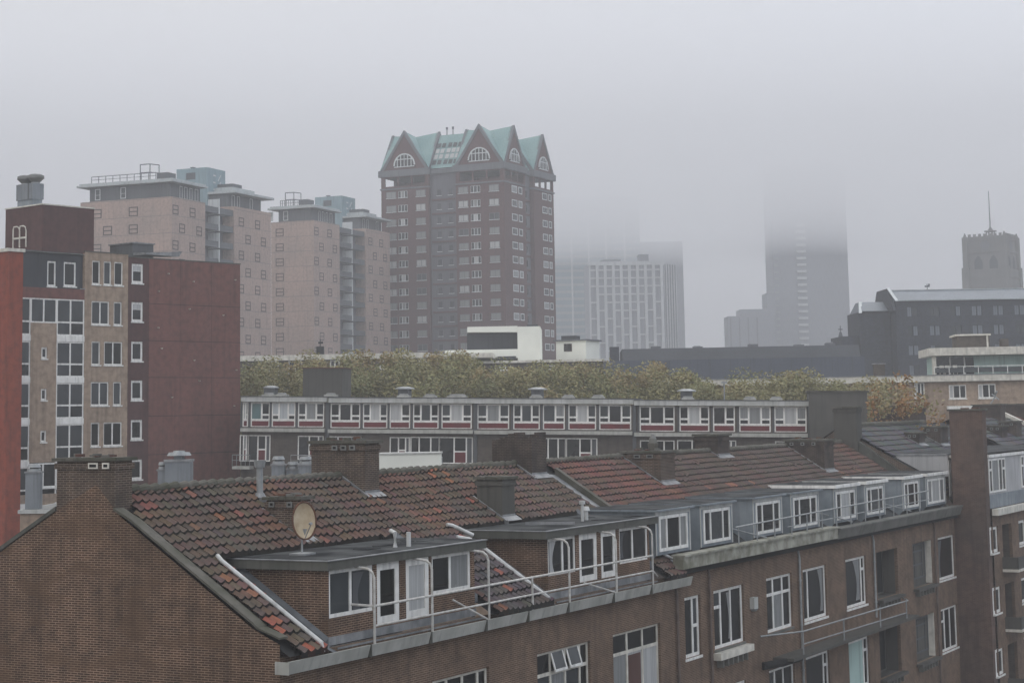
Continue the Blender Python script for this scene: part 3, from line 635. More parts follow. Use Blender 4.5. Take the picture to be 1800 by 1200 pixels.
for a, c, z0, z1 in holes:
    b = MB(); b.box(a-.3, c+.9, v3-.9, v3-.003, z0-.25, z0-.1, 'cream_paint'); b.box(a-.28, c+.88, v3-.88, v3-.82, z0-.1, z0+.55, 'render_grey'); b.box(a-.28, a-.22, v3-.88, v3-.003, z0-.1, z0+.55, 'render_grey'); b.build('balcony', H3)
b = MB(); b.box(63.32, 84, v3-.35, v3-.003, -6.03, -5.68, 'cream_paint'); b.build('cornice', H3)
WD = [(63.35, 66.9), (70.6, 74.1), (77.5, 81)]
b = MB(); b.facade('V', v3+.12, 63.32, 84, -5.66, -2.9, [(a, c, -4.8, -2.99) for a, c in WD], 'render_pale', rev=.1, back='dark_gap')
b.box(63.32, 84, v3+.08, v3+.118, -5.66, -4.92, 'zinc')
b.poly([(63.0, .34, -3.9), (63.0, 3.9, -3.7), (63.0, 3.9, -2.75), (63.0, .34, -2.75)], 'render_pale')
b.poly([(63.0, .34, -5.6), (64.2, .34, -5.6), (64.2, .34, -2.75), (63.0, .34, -2.75)], 'render_pale')
o = b.build('dormer', H3)
for i, (a, c) in enumerate(WD): win(o, 'V', v3+.06, a, c, -4.82, -2.97, cols=((.4, (.4, 1), (gd, gd)), (1.1, (1,), ('curtain_grey',)), (.5, (1,), (gd,)), (.45, (.4, 1), (gm, gd))), fw=.10, bar=.12)
win(o, 'V', .30, 63.05, 64.1, -5.0, -3.0, cols=((.4, (1,), (gd,)), (1, (1,), (gm,))), fw=.12, bar=.1)
b = MB(); b.box(63.25, 84, v3, 1.2, -2.895, -2.74, 'white_paint'); b.box(62.95, 84, .34, 4.0, -2.745, -2.66, 'lead'); b.box(63.3, 84, v3+.1, 3.5, -2.655, -2.64, 'bitumen'); b.build('dormer_roof', o)
R3 = lambda v: -2.72+.55*(v-3.4)
dk = lambda u, v, r: tuple(x*r.uniform(.75, 1.25) for x in (.085, .085, .09))
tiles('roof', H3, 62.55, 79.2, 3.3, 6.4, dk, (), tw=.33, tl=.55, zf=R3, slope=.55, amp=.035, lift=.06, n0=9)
b = MB(); b.poly([(62.5, 1.2, R3(1.2)-.06), (84, 1.2, R3(1.2)-.06), (84, 6.4, R3(6.4)-.06), (62.5, 6.4, R3(6.4)-.06)], 'dark_gap'); b.poly([(62.5, 6.4, R3(6.4)-.02), (84, 6.4, R3(6.4)-.02), (84, 12.5, -5), (62.5, 12.5, -5)], 'roof_tile_back')
b.poly([(62.5, 0, -EYE), (62.5, 12.3, -EYE), (62.5, 12.3, -5), (62.5, 6.4, R3(6.4)-.1), (62.5, 1.2, R3(1.2)-.1), (62.5, 0, -5.4)], 'chimney_brick'); b.build('roof_underlay', H3)
ridge(H3, 62.6, 79.2, v=6.4, z=R3(6.4)+.02, step=.33)
for (a, c, va, vb, zt) in ((70.3, 71.5, 4.1, 4.9, -1.55), (74.2, 75.8, 3.9, 4.9, -1.25)):
    chimney(H3, a, c, va, vb, zt, 'sooty_brick', zb=-2.9, zf=R3, seed=int(a), holes=((va+.25, .18), (vb-.25, .18)))
# --- the side street's houses behind, only their roofs and stacks in view
H4 = frame('side_street_houses', TAZ, TO)
tag(H4, 'dark roofed houses at the far right with low stacks and a pale verge board', 'house')
R4 = lambda v: -2.75+.5*(v-2.6)
b = MB(); b.box(84.05, 108, -1.9, 12, -EYE, -2.9, 'facade_brick'); b.build('wall', H4)
tiles('roof', H4, 84.1, 99.5, 2.6, 6.2, dk, (), tw=.4, tl=.6, zf=R4, slope=.5, amp=.04, lift=.06, n0=11)
tiles('roof', H4, 100.2, 108, 2.6, 6.2, lambda u, v, r: tuple(x*r.uniform(.8, 1.2) for x in (.17, .075, .058)), (), tw=.3, tl=.4, zf=R4, slope=.5, amp=.05, n0=12)
b = MB(); b.poly([(84, -1.9, -2.89), (108, -1.9, -2.89), (108, 2.7, -2.80), (84, 2.7, -2.80)], 'bitumen'); b.poly([(84, 2.5, R4(2.5)-.05), (108, 2.5, R4(2.5)-.05), (108, 6.2, R4(6.2)-.05), (84, 6.2, R4(6.2)-.05)], 'dark_gap'); b.poly([(84, 6.2, R4(6.2)), (108, 6.2, R4(6.2)), (108, 12, -3.5), (84, 12, -3.5)], 'roof_tile_back'); b.build('roof_underlay', H4)
b = MB(); b.hexa([(99.6, 2.0, R4(2.0)), (100.1, 2.0, R4(2.0)), (100.1, 6.4, R4(6.4)), (99.6, 6.4, R4(6.4)), (99.6, 2.0, R4(2.0)+.3), (100.1, 2.0, R4(2.0)+.3), (100.1, 6.4, R4(6.4)+.3), (99.6, 6.4, R4(6.4)+.3)], 'cream_paint'); b.build('verge', H4)
for (a, c, va, vb, zt, z0) in ((88, 89.4, 3.6, 4.6, -1.4, -3), (91.5, 93, 3.5, 4.7, -1.15, -3), (80.0, 81.4, 6.9, 10.0, .06, -3), (95.6, 97, 5.6, 7.6, .06, -3), (103, 104.4, 5.4, 7.6, .05, -3)):
    chimney(H4, a, c, va, vb, zt, 'sooty_brick' if z0 else 'x', zb=z0, zf=R4, seed=int(a*3), flash=False, holes=((va+.3, .2), (vb-.3, .2)) if zt < 0 else ())

def drape(par, a, c, z0, z1, v, side=1, m='curtain_white', f=.4):
    b = MB(); n = 9; x0, x1 = (a, c) if side > 0 else (c, a)
    for i in range(n):
        t0, t1 = i/n, (i+1)/n; w0, w1 = f*(1-.55*math.sin(math.pi*t0*.8)), f*(1-.55*math.sin(math.pi*t1*.8))
        b.poly([(x0, v, z1-(z1-z0)*t0), (x0+(x1-x0)*w0, v, z1-(z1-z0)*t0), (x0+(x1-x0)*w1, v, z1-(z1-z0)*t1), (x0, v, z1-(z1-z0)*t1)], m)
    return b.build('curtain', par)
drape(d2, 15.55, 16.5, -5.25, -4.25, .362, 1, 'curtain_white', .5); drape(H2, 39.5, 41.25, -9.0, -7.15, .118, -1, 'curtain_grey', .35); drape(H2, 44.4, 46.4, -9.0, -7.15, .118, -1, 'curtain_grey', .45); drape(H2, 35.2, 36.0, -9.0, -8.0, .118, 1, 'curtain_grey', .6)
drape(H2, 29.6, 30.4, -9.0, -7.2, .118, -1, 'curtain_grey', .5); drape(H2, 59.5, 62.1, -9.3, -7.2, .118, 1, 'render_dark', .3); drape(H1, 9.3, 10.1, -5.1, -4.25, .362, 1, 'curtain_grey', .5); drape(H1, 3.9, 4.6, -5.3, -4.3, .362, 1, 'render_dark', .8)
drape(H1, 21.0, 21.8, -5.2, -4.3, .362, 1, 'render_dark', .4); drape(H2, 28.9, 29.4, -5.0, -4.0, .298, 1, 'render_dark', .5)
b = MB(); b.box(20.85, 21.95, .128, .16, -10.0, -8.55, 'brown_paint'); b.build('red_door', H1)
rnd = random.Random(4)      # mortar bed, broken brick and moss left on the big chimney heads
for (par, u0, u1, v0, v1, z) in ((H1, .05, .65, 5.6, 7.5, -1.0), (H1, 11.9, 12.65, 5.3, 7.2, -.8), (H2, 33.45, 34.85, 4.5, 6.1, -1.7), (H2, 53.4, 54.7, 4.2, 6.1, -1.62), (H1, 5.95, 6.4, 3.6, 4.7, -2.33)):
    b = MB()
    for i in range(9):
        a, c = u0+(u1-u0-.2)*((i*.37) % 1), v0+(v1-v0-.3)*i/8; b.box(a, a+rnd.uniform(.1, .25), c, c+rnd.uniform(.12, .35), z+.01, z+rnd.uniform(.03, .12), rnd.choice(['coping_stone', 'brown_paint', 'stone_cornice', 'rust']))
    b.build('loose_brick', par)
# satellite dish (own thing) on the left dormer roof
DS = sub('satellite_dish', H1, 3.9, 2.0, -3.84)
tag(DS, 'rust edged oval satellite dish on a short mast on the nearest dormer roof', 'satellite dish')
b = MB(); n = 28; ring = []; C0 = Vector((-.02, .0, .94)); ax = Vector((-.55, -.83, .12)).normalized(); e1 = Vector((0, 0, 1)).cross(ax).normalized(); e2 = ax.cross(e1)
rings = []
for k in range(6):
    q = k/5; rings.append([tuple(C0+e1*(.35*q*math.cos(2*math.pi*i/n))+e2*(.52*q*math.sin(2*math.pi*i/n))+ax*(.10*q*q)) for i in range(n)])
P = [p for r in rings[1:] for p in r]+[rings[0][0]]
F = [(len(P)-1, i, (i+1) % n) for i in range(n)]
for k in range(4):
    for i in range(n): F.append((k*n+i, (k+1)*n+i, (k+1)*n+(i+1) % n, k*n+(i+1) % n))
b.mesh(P, F, 'dish_face'); b.build('reflector', DS, dz=0)
b = MB(); b.tube([p for p in rings[5]]+[rings[5][0]], .028, 'rust', 6); b.build('rim', DS, dz=0)
b = MB(); b.tube([(0, .06, 0), (0, .06, .72), (.02, .05, .9)], .03, 'galvanised').box(-.28, .28, -.22, .3, .0, .05, 'galvanised'); b.build('mast', DS, dz=0)
b = MB(); st = C0-e2*.48+ax*.1; en = C0+ax*.62-e2*.12; b.tube([tuple(st), tuple(en)], .014, 'galvanised').tube([tuple(en), tuple(en-ax*.12)], .04, 'galvanised'); b.box(-.08, .06, -.1, -.02, .5, .72, 'galvanised'); b.build('feed_arm', DS, dz=0)
# small antenna
AN = sub('rooftop_antenna', H4, 95.0, 6.1, .06)
tag(AN, 'small crooked aerial on top of a stack at the far right', 'antenna')
b = MB(); b.tube([(0, 0, 0), (.05, -.3, .5), (0, -.5, .9)], .05, 'galvanised').tube([(-.2, -.5, .9), (.3, -.2, .55)], .05, 'galvanised').tube([(0, -.6, .3), (0, -.1, .7)], .05, 'galvanised'); b.build('mast', AN, dz=0)
# ------------------------------------------------------------------ red and tan apartment building at the left
LA = frame('brick_apartment_building', 40, (-27.35, 139))
tag(LA, 'tall red and tan brick apartment building with white window frames filling the left edge', 'apartment building')
ST = 2.93
hol = []
def la_row(k): z = 9.86-ST*k; return z
tanw = []
for k in range(6):
    z0, z1 = 9.88-ST*k-(0 if k else 0), 11.6-ST*k
    if k == 0: tanw += [(-5.23, -4.5, z0, z1, 1), (-4.19, -3.49, z0, z1, 1), (-3.23, -2.43, z0, z1, 1)]
    elif k % 2: tanw += [(-5.25, -3.65, z0, z1-.02, 2), (-3.25, -2.5, z0, z1-.02, 1)]
    else: tanw += [(-5.22, -4.44, z0, z1-.02, 1), (-4.1, -2.43, z0, z1-.02, 2)]
b = MB(); b.facade('V', 0, -5.88, -1.95, -EYE, 12.2, [t[:4] for t in tanw], 'tan_brick', rev=.12); b.build('tan_wall', LA)
for i, t in enumerate(tanw):
    r = random.Random(i); m = lambda: r.choice([gd, gm, gm, gk])
    win(LA, 'V', .06, *t[:4], cols=tuple((1, (1,), (m(),)) for _ in range(t[4])), fw=.09, bar=.1, sill='white_paint')
stw = [(-1.6, -.53, z, z+1.45) for z in (10.12, 7.26, 4.33, 1.45, -1.44, -4.35)]
b = MB(); b.facade('V', .02, -1.95, 0, -EYE, 12.08, stw, 'wine_brick', rev=.12); b.build('side_wall', LA)
for i, t in enumerate(stw): win(LA, 'V', .08, *t, cols=((1, ((.55, 1) if i < 2 else (1,)), (('curtain_white', gd) if i < 2 else (gd,))),), fw=.16, bar=.02 if i < 2 else .1, sill='white_paint')
b = MB(); b.poly([(0, -.0, -EYE), (9.05, 0, -EYE), (9.05, 0, 12.0), (0, 0, 12.0)], 'plum_brick')
b.poly([(9.05, 0, -EYE), (9.05, 11, -EYE), (9.05, 11, 12.0), (9.05, 0, 12.0)], 'plum_brick')
for z in (8.62, 5.85, 3.12, .25, -2.6): b.box(.0, 9.06, -.012, -.004, z, z+.035, 'dark_gap')
for u in (3.0, 6.1): b.box(u, u+.02, -.010, -.004, -EYE, 12.0, 'wine_brick')
b.build('red_side_wall', LA)
for i, (u, z) in enumerate(((1.8, 10.96), (4.25, 10.46), (.88, 9.59), (3.86, 8.35), (7.23, 7.97), (.84, 6.85), (1.17, 5.31), (4.32, 4.45), (8.57, 3.74), (4.83, 2.89), (2.17, 1.65), (8.34, .96), (8.46, 10.77))):
    b = MB(); b.cone(u, -.11, z-.05, z+.03, .05, .09, 'cream_paint', 8); b.box(u-.03, u+.03, -.11, -.004, z-.02, z+.02, 'cream_paint'); b.build('wall_lamp', LA)
b = MB()
slw = [(-8.96, -8.21, 9.6, 11.4), (-7.54, -6.47, 9.66, 11.4)]
b.facade('V', .25, -11.3, -5.9, 9.45, 12.1, slw, 'panel_slate', rev=.12); b.poly([(-11.3, .0, 8.7), (-5.88, 0, 8.7), (-5.88, 0, 9.45), (-11.3, 0, 9.45)], 'plum_brick'); b.poly([(-11.3, 0, 9.45), (-5.88, 0, 9.45), (-5.88, .25, 9.45), (-11.3, .25, 9.45)], 'lead')
b.poly([(-5.88, 0, 9.45), (-5.88, .25, 9.45), (-5.88, .25, 12.1), (-5.88, 0, 12.1)], 'tan_brick')
b.box(-6.3, -5.86, -.06, .0, 9.45, 9.52, 'lead'); b.build('top_wall', LA)
for t in slw: win(LA, 'V', .30, *t, cols=one(gd), fw=.12, sill='white_paint')
# glazed stair strips
win(LA, 'V', .02, -10.5, -8.28, 6.95, 8.7, cols=((1, (1,), (gm,)), (1, (1,), (gm,))), fw=.1, bar=.12)
for k in range(6):
    zt, zb = 5.65-ST*(k-1), 3.13-ST*(k-1)
    if k == 0: zt = 8.70
    if k == 0: zb = 6.08
    for a, c, cl in ((-11.3, -10.5, ((1, (1.7, .9), (gm, gd)),)), (-8.28, -5.88, ((1, (1.7, .9), (gm, gm)), (1, (1.7, .9), (gm, gd))))):
        win(LA, 'V', .02, a, c, zb, zt, cols=cl, fw=.1, bar=.12, label='tall white framed stair window')
        b = MB(); b.box(a, c, -.03, .09, zb-.42, zb-.003, 'white_paint'); b.build('spandrel_panel', LA)
sm = [(-9.56, -9.07, 4.43-ST*k, 5.23-ST*k) for k in range(3)]
b = MB(); b.facade('V', 0, -10.5, -8.28, -2.85, 6.95, sm, 'tan_brick', rev=.14); b.build('tan_wall', LA)
for t in sm: win(LA, 'V', .06, *t, cols=one(gd), fw=.12, sill='white_paint')
win(LA, 'V', .02, -10.5, -8.1, -4.6, -2.9, cols=((1, (1,), (gm,)), (1, (1,), (gd,))), fw=.1, bar=.12, sill='white_paint')
b = MB(); b.box(-11.3, -5.9, .0, .2, -EYE, -5.05, 'tan_brick'); b.box(-11.3, 9.0, .9, 11, -EYE, 11.9, 'dark_gap'); b.box(-11.3, 9.06, 0.03, 11.02, 11.98, 12.02, 'gravel_roof')
b.box(-5.9, 9.1, -.03, .12, 12.0, 12.10, 'lead') if 0 else None
b.box(-1.97, 9.1, -.04, .12, 12.02, 12.09, 'fascia_board'); b.box(-5.9, -1.97, -.04, .12, 12.2, 12.28, 'fascia_board'); b.build('roof', LA)
b = MB(); b.box(-6.73, -2.06, 4, 8.63, 12.03, 15.93, 'wine_brick')
o = b.build('penthouse', LA); VU = -6.62; b = MB(); b.box(-6.78, -2.0, 3.95, 8.7, 15.94, 16.03, 'cream_paint'); b.build('coping', o)
b = MB()
for y in (5.7, 6.5): b.tube([(-6.95, y, 12.9), (-6.95, y, 14.1), (-6.95, y+.12, 14.4), (-6.95, y+.35, 14.5), (-6.95, y+.75, 14.5), (-6.95, y+.82, 14.3), (-6.95, y+.82, 12.9)], .05, 'cream_paint')
b.box(-7.0, -6.9, 5.7, 7.3, 13.55, 13.68, 'cream_paint'); b.build('ladder_hoops', o)
b = MB(); b.box(VU, VU+.85, 5.4, 7.3, 16.04, 16.5, 'zinc').box(VU-.05, VU+.95, 5.35, 7.4, 16.5, 17.7, 'hvac_metal'); b.box(VU-.06, VU+.96, 5.8, 5.95, 16.52, 17.71, 'render_dark')
b.build('vent_housing', LA)
for (x, y) in ((VU+.4, 6.85), (VU+.5, 5.75)):
    b = MB(); b.cone(x, y, 17.71, 17.8, .32, .3, 'galvanised', 16).cone(x, y, 17.8, 18.1, .32, .62, 'gravel_roof', 16).cone(x, y, 18.1, 18.3, .64, .62, 'gravel_roof', 16).cone(x, y, 18.3, 18.4, .62, .4, 'gravel_roof', 16); b.build('vent_cowl', LA)
b = MB(); b.box(1.0, 3.0, 3.2, 6, 12.03, 13.45, 'render_dark').box(.9, 3.1, 3.1, 6.1, 13.45, 13.55, 'lead'); b.build('roof_box', LA)
b = MB(); b.hexa([(.7, 1.2, 12.45), (3.9, 1.2, 12.45), (3.6, 3.0, 12.5), (.9, 3.0, 12.5), (.7, 1.2, 12.6), (4.2, 1.2, 12.85), (3.9, 3.0, 12.9), (.9, 3.0, 12.7)], 'lead'); b.build('roof_hatch', LA)
b = MB(); b.box(-14.49, -13.3, -3.0, 3, -EYE, 11.55, 'red_brick'); b.box(-14.6, -13.2, -3.1, 3.1, 11.55, 11.78, 'cream_paint'); b.box(-14.49, -11.31, .0, 3, -EYE, -7.5, 'red_brick'); o = b.build('red_pier', LA)

# roofs of the yard building between terrace and blocks
YB = frame('yard_building', 90, (-17.54, 95))
tag(YB, 'low flat roofed yard building seen between the red pier and the gable chimney', 'building')
b = MB(); b.box(-7.6, 24, 0, 16, -EYE, -4.6, 'tan_brick'); b.box(-7.7, 24.1, -.15, 16.1, -4.6, -4.42, 'grey_paint'); b.box(-7.5, 23.9, .1, 15.9, -4.418, -4.40, 'gravel_roof'); b.build('wall', YB)
def hvac(x0, x1, z0, zt, cap, y=0, lab='', cat='ventilation unit', two=False, grp=None):
    e = sub('ventilation_unit', YB, (x0+x1)/2, y+.6, -4.4); tag(e, lab, cat, grp)
    w_ = (x1-x0)/2; h = zt+4.4
    b = MB(); b.box(-w_, w_, -w_*.8, w_*.8, 0, h*.82, 'hvac_metal').box(-w_-.05, w_+.05, -w_*.8-.05, w_*.8+.05, h*.82, h*.86, 'lead'); b.build('casing', e, dz=0)
    if cap == 'tray': b = MB(); b.box(-w_*.35, w_*.35, -.3, .3, h*.86, h*.93, 'hvac_metal').cone(0, 0, h*.93, h*.99, w_*1.0, w_*.85, 'galvanised', 8).cone(0, 0, h*.99, h*1.02, w_*.5, w_*.45, 'galvanised', 8); b.build('cowl', e, dz=0)
    else: b = MB(); b.cone(0, 0, h*.86, h*.92, w_*.95, w_*.9, 'galvanised', 12).cone(0, 0, h*.92, h*.95, w_*.6, w_*.6, 'dark_gap', 12).cone(0, 0, h*.95, h*1.02, w_*1.0, w_*.8, 'galvanised', 12); b.build('cowl', e, dz=0)
hvac(-.32, .95, 0, -1.65, 'tray', lab='large grey ventilation box with a wide tray cowl behind the tiled ridge')
hvac(-.75, -.36, 0, -2.2, 'ring', lab='narrow grey duct attached left of the large ventilation box')
hvac(5.06, 5.72, 0, -2.02, 'ring', lab='left of the two round topped grey units beside the big ridge chimney')
hvac(6.44, 7.12, 0, -2.05, 'ring', lab='right of the two round topped grey units, touching the big ridge chimney')
hvac(5.76, 6.4, 0, -2.32, 'ring', lab='lower grey unit squeezed between the two round topped ventilation units', y=.4)
hvac(-7.45, -6.72, 0, -2.2, 'ring', lab='grey ventilation box standing beside the red brick pier at the far left')
WW = sub('white_parapet_box', YB, 10.55, .3, -4.4); tag(WW, 'low white rendered roof box just behind the tiled ridge right of the big chimney', 'roof box')
b = MB(); b.box(0, 3.1, 0, 2, 0, 2.42, 'white_render').box(-.05, 3.15, -.05, 2.05, 2.42, 2.5, 'grey_paint'); b.build('box', WW, dz=0)

# ------------------------------------------------------------------ two storey row with dark red panels
R2 = frame('panel_row_building', 98, (-20.52, 140), .022)
tag(R2, 'long low flat-roofed housing row with white windows over dark red panels behind the terrace', 'housing row')
rowwin = [(.03, .47), (.66, 2.13), (2.28, 4.10), (4.29, 6.30), (6.78, 9.05), (9.24, 11.11), (11.27, 12.83), (13.03, 14.97), (15.17, 17.45), (17.85, 20.23), (20.52, 22.5), (22.71, 24.34), (24.59, 26.64), (26.85, 29.2), (29.8, 32.35), (32.69, 34.85), (35.11, 36.69), (36.99, 39.25), (39.51, 41.8)]
dz = lambda u: 0 if u < 6.5 else -.05 if u < 17.6 else -.07 if u < 29.4 else -.16
bays = [(.02, 6.45), (6.72, 17.6), (17.72, 29.3), (29.45, 41.87)]
rng = random.Random(11)
for bi, (ba, bc) in enumerate(bays):
    s = .05*bi; b = MB(); d0 = dz(ba+.1)
    tops = [(a, c, -.64+d0, 1.17+d0) for a, c in rowwin if ba-.1 < (a+c)/2 < bc]
    low = []
    for j, (a, c, *_) in enumerate(tops):
        t = (j+bi) % 4
        if t == 3: low.append((a, c, -3.35+d0, -1.28+d0))
        elif t in (0, 1): low.append((a-.2, c+.1, -3.5+d0, -1.25+d0))
    b.facade('V', 0, ba, bc, -EYE, 1.2+d0, tops+low, 'brown_brick', rev=.15, back='dark_gap')
    o = b.build('front_wall', R2)
    for j, (a, c, z0, z1) in enumerate(tops):
        wd = c-a; m1 = rng.choice([gd, gm, 'curtain_grey', gk]); m2 = rng.choice(['curtain_white', 'curtain_grey', gd, gm, 'curtain_white']) if j != 1 or bi else 'glass_teal'
        if bi == 0 and j == 2: m1 = m2 = 'blind_white'
        cl = ((.8, (1.6, .5), (m1, gd)), (1.15, (1,), (m2,)), (.8, (1.6, .5), (m1, gd))) if wd > 1.8 else ((1.3, (1,), (m2,)), (.9, (1.6, .5), (m1, gd)))
        ww = win(R2, 'V', .03, a, c, z0+.50, z1, cols=cl, fw=.09, bar=.13)
        b = MB(); b.box(a, c, .04, .1, z0, z0+.495, 'white_paint'); b.box(a+.1, c-.1, .025, .038, z0+.06, z0+.43, 'panel_red'); b.build('sill_panel', ww, dz=-(z0+.5)) if 0 else b.build('red_panel', R2)
        b = MB(); b.box(a-.13, a-.04, -.1, .02, -.75+d0, 1.2+d0, 'render_dark'); b.build('mullion_post', R2)
    for j, (a, c, z0, z1) in enumerate(low):
        m2 = rng.choice([gk, gd, gm, 'curtain_grey'])
        if c-a > 1.9 and (j+bi) % 2: cl = ((.7, (2, .5), (gk, gd)), (1, (1,), (m2,)), (.7, (2, .5), (gd, gd)))
        else: cl = ((1, (1,), (gd,)), (.8, (1, .8), (m2, 'panel_red')), (.35, (1,), ('render_dark',)))
        win(R2, 'V', .05, a+.02, c-.02, z0+.3, z1, cols=cl, fw=.08, bar=.1)
    f = MB(); f.box(ba-.02, bc+.1, -.35, .0, 1.22+d0, 1.58+d0, 'grey_paint'); f.box(ba-.05, bc+.12, -.4, 8, 1.582+d0, 1.64+d0, 'render_dark'); f.build('roof', R2)
    f = MB(); f.box(ba, bc, -.5, -.002, -1.0+d0, -.74+d0, 'gutter_paint'); f.build('floor_band', R2)
    f = MB(); f.box(bc+.01, bc+.26, -.2, 3, -EYE, 1.2+d0, 'render_dark'); f.build('party_wall', R2)
    # balcony slabs and rails at the lower floor
    for (a, c, *_) in low[::2]:
        f = MB(); f.box(a-.2, c+.4, -1.1, -.003, -3.75+d0, -3.55+d0, 'gutter_paint'); f.tube([(a-.2, -1.08, -2.7+d0), (c+.4, -1.08, -2.7+d0)], .03, 'galvanised', 6); f.tube([(a-.2, -1.08, -3.1+d0), (c+.4, -1.08, -3.1+d0)], .02, 'galvanised', 6)
        for q in range(5): uu = a-.2+(c-a+.6)*q/4; f.tube([(uu, -1.08, -3.55+d0), (uu, -1.08, -2.7+d0)], .02, 'galvanised', 6)
        f.build('balcony', R2)
b = MB(); b.box(.3, 41.8, .3, 8, -EYE, 1.0, 'brown_brick'); b.build('rear_block', R2)
b = MB(); b.box(41.95, 46.05, -1.0, 7, -EYE, 2.05, 'render_grey').box(41.85, 46.2, -1.1, 7.1, 2.052, 2.16, 'coping_stone'); b.build('end_wall', R2)
def topz(u): return 1.645+dz(u)
for u, wd, hh in ((1.5, 1.2, 1.0), (11.9, 1.45, 1.0), (22.0, 1.4, 1.05), (33.1, 1.4, 1.05)):
    b = MB(); z = topz(u); b.box(u-.42, u+.42, 2, 3, z, z+.62, 'render_dark').cone(u, 2.5, z+.62, z+.70, wd*.52, wd*.5, 'galvanised', 14).cone(u, 2.5, z+.70, z+.80, wd*.5, wd*.2, 'galvanised', 14); b.build('roof_cowl', R2)
for u in (1.2, 2.2, 6.0, 11.6, 13.6, 15.4, 15.9, 21.6, 24.0, 26.2, 32.8, 37.3, 39.2):
    b = MB(); z = topz(u); b.box(u, u+.9, 1, 1.9, z, z+.12, 'gutter_paint').cone(u+.45, 1.45, z+.12, z+.26, .44, .3, 'gravel_roof', 12); b.build('roof_light', R2)
b = MB(); z = topz(35); b.tube([(35.9, 1.5, z), (35.9, 1.5, z+1.3)], .05, 'galvanised').box(35.7, 36.1, 1.4, 1.6, z+1.2, z+1.35, 'galvanised'); b.build('flue_pipe', R2)
b = MB(); z = topz(5); b.box(3.6, 6.7, 4, 7, z, z+2.15, 'render_grey').box(3.5, 6.8, 3.9, 7.1, z+2.15, z+2.22, 'rust'); b.build('stair_head', R2)
GS = sub('gull_ornament', H2, 33.9, 4.9, -1.68); tag(GS, 'hooded pale chimney pot standing on the stepped chimney in front of the red panels', 'chimney pot')
b = MB(); b.cone(0, 0, 0, .3, .2, .24, 'coping_stone', 10).cone(0, 0, .3, .5, .2, .15, 'stone_cornice', 10).cone(0, 0, .5, .68, .15, .05, 'gravel_roof', 10); b.build('pot', GS, dz=0)
GS.name = 'chimney_pot'

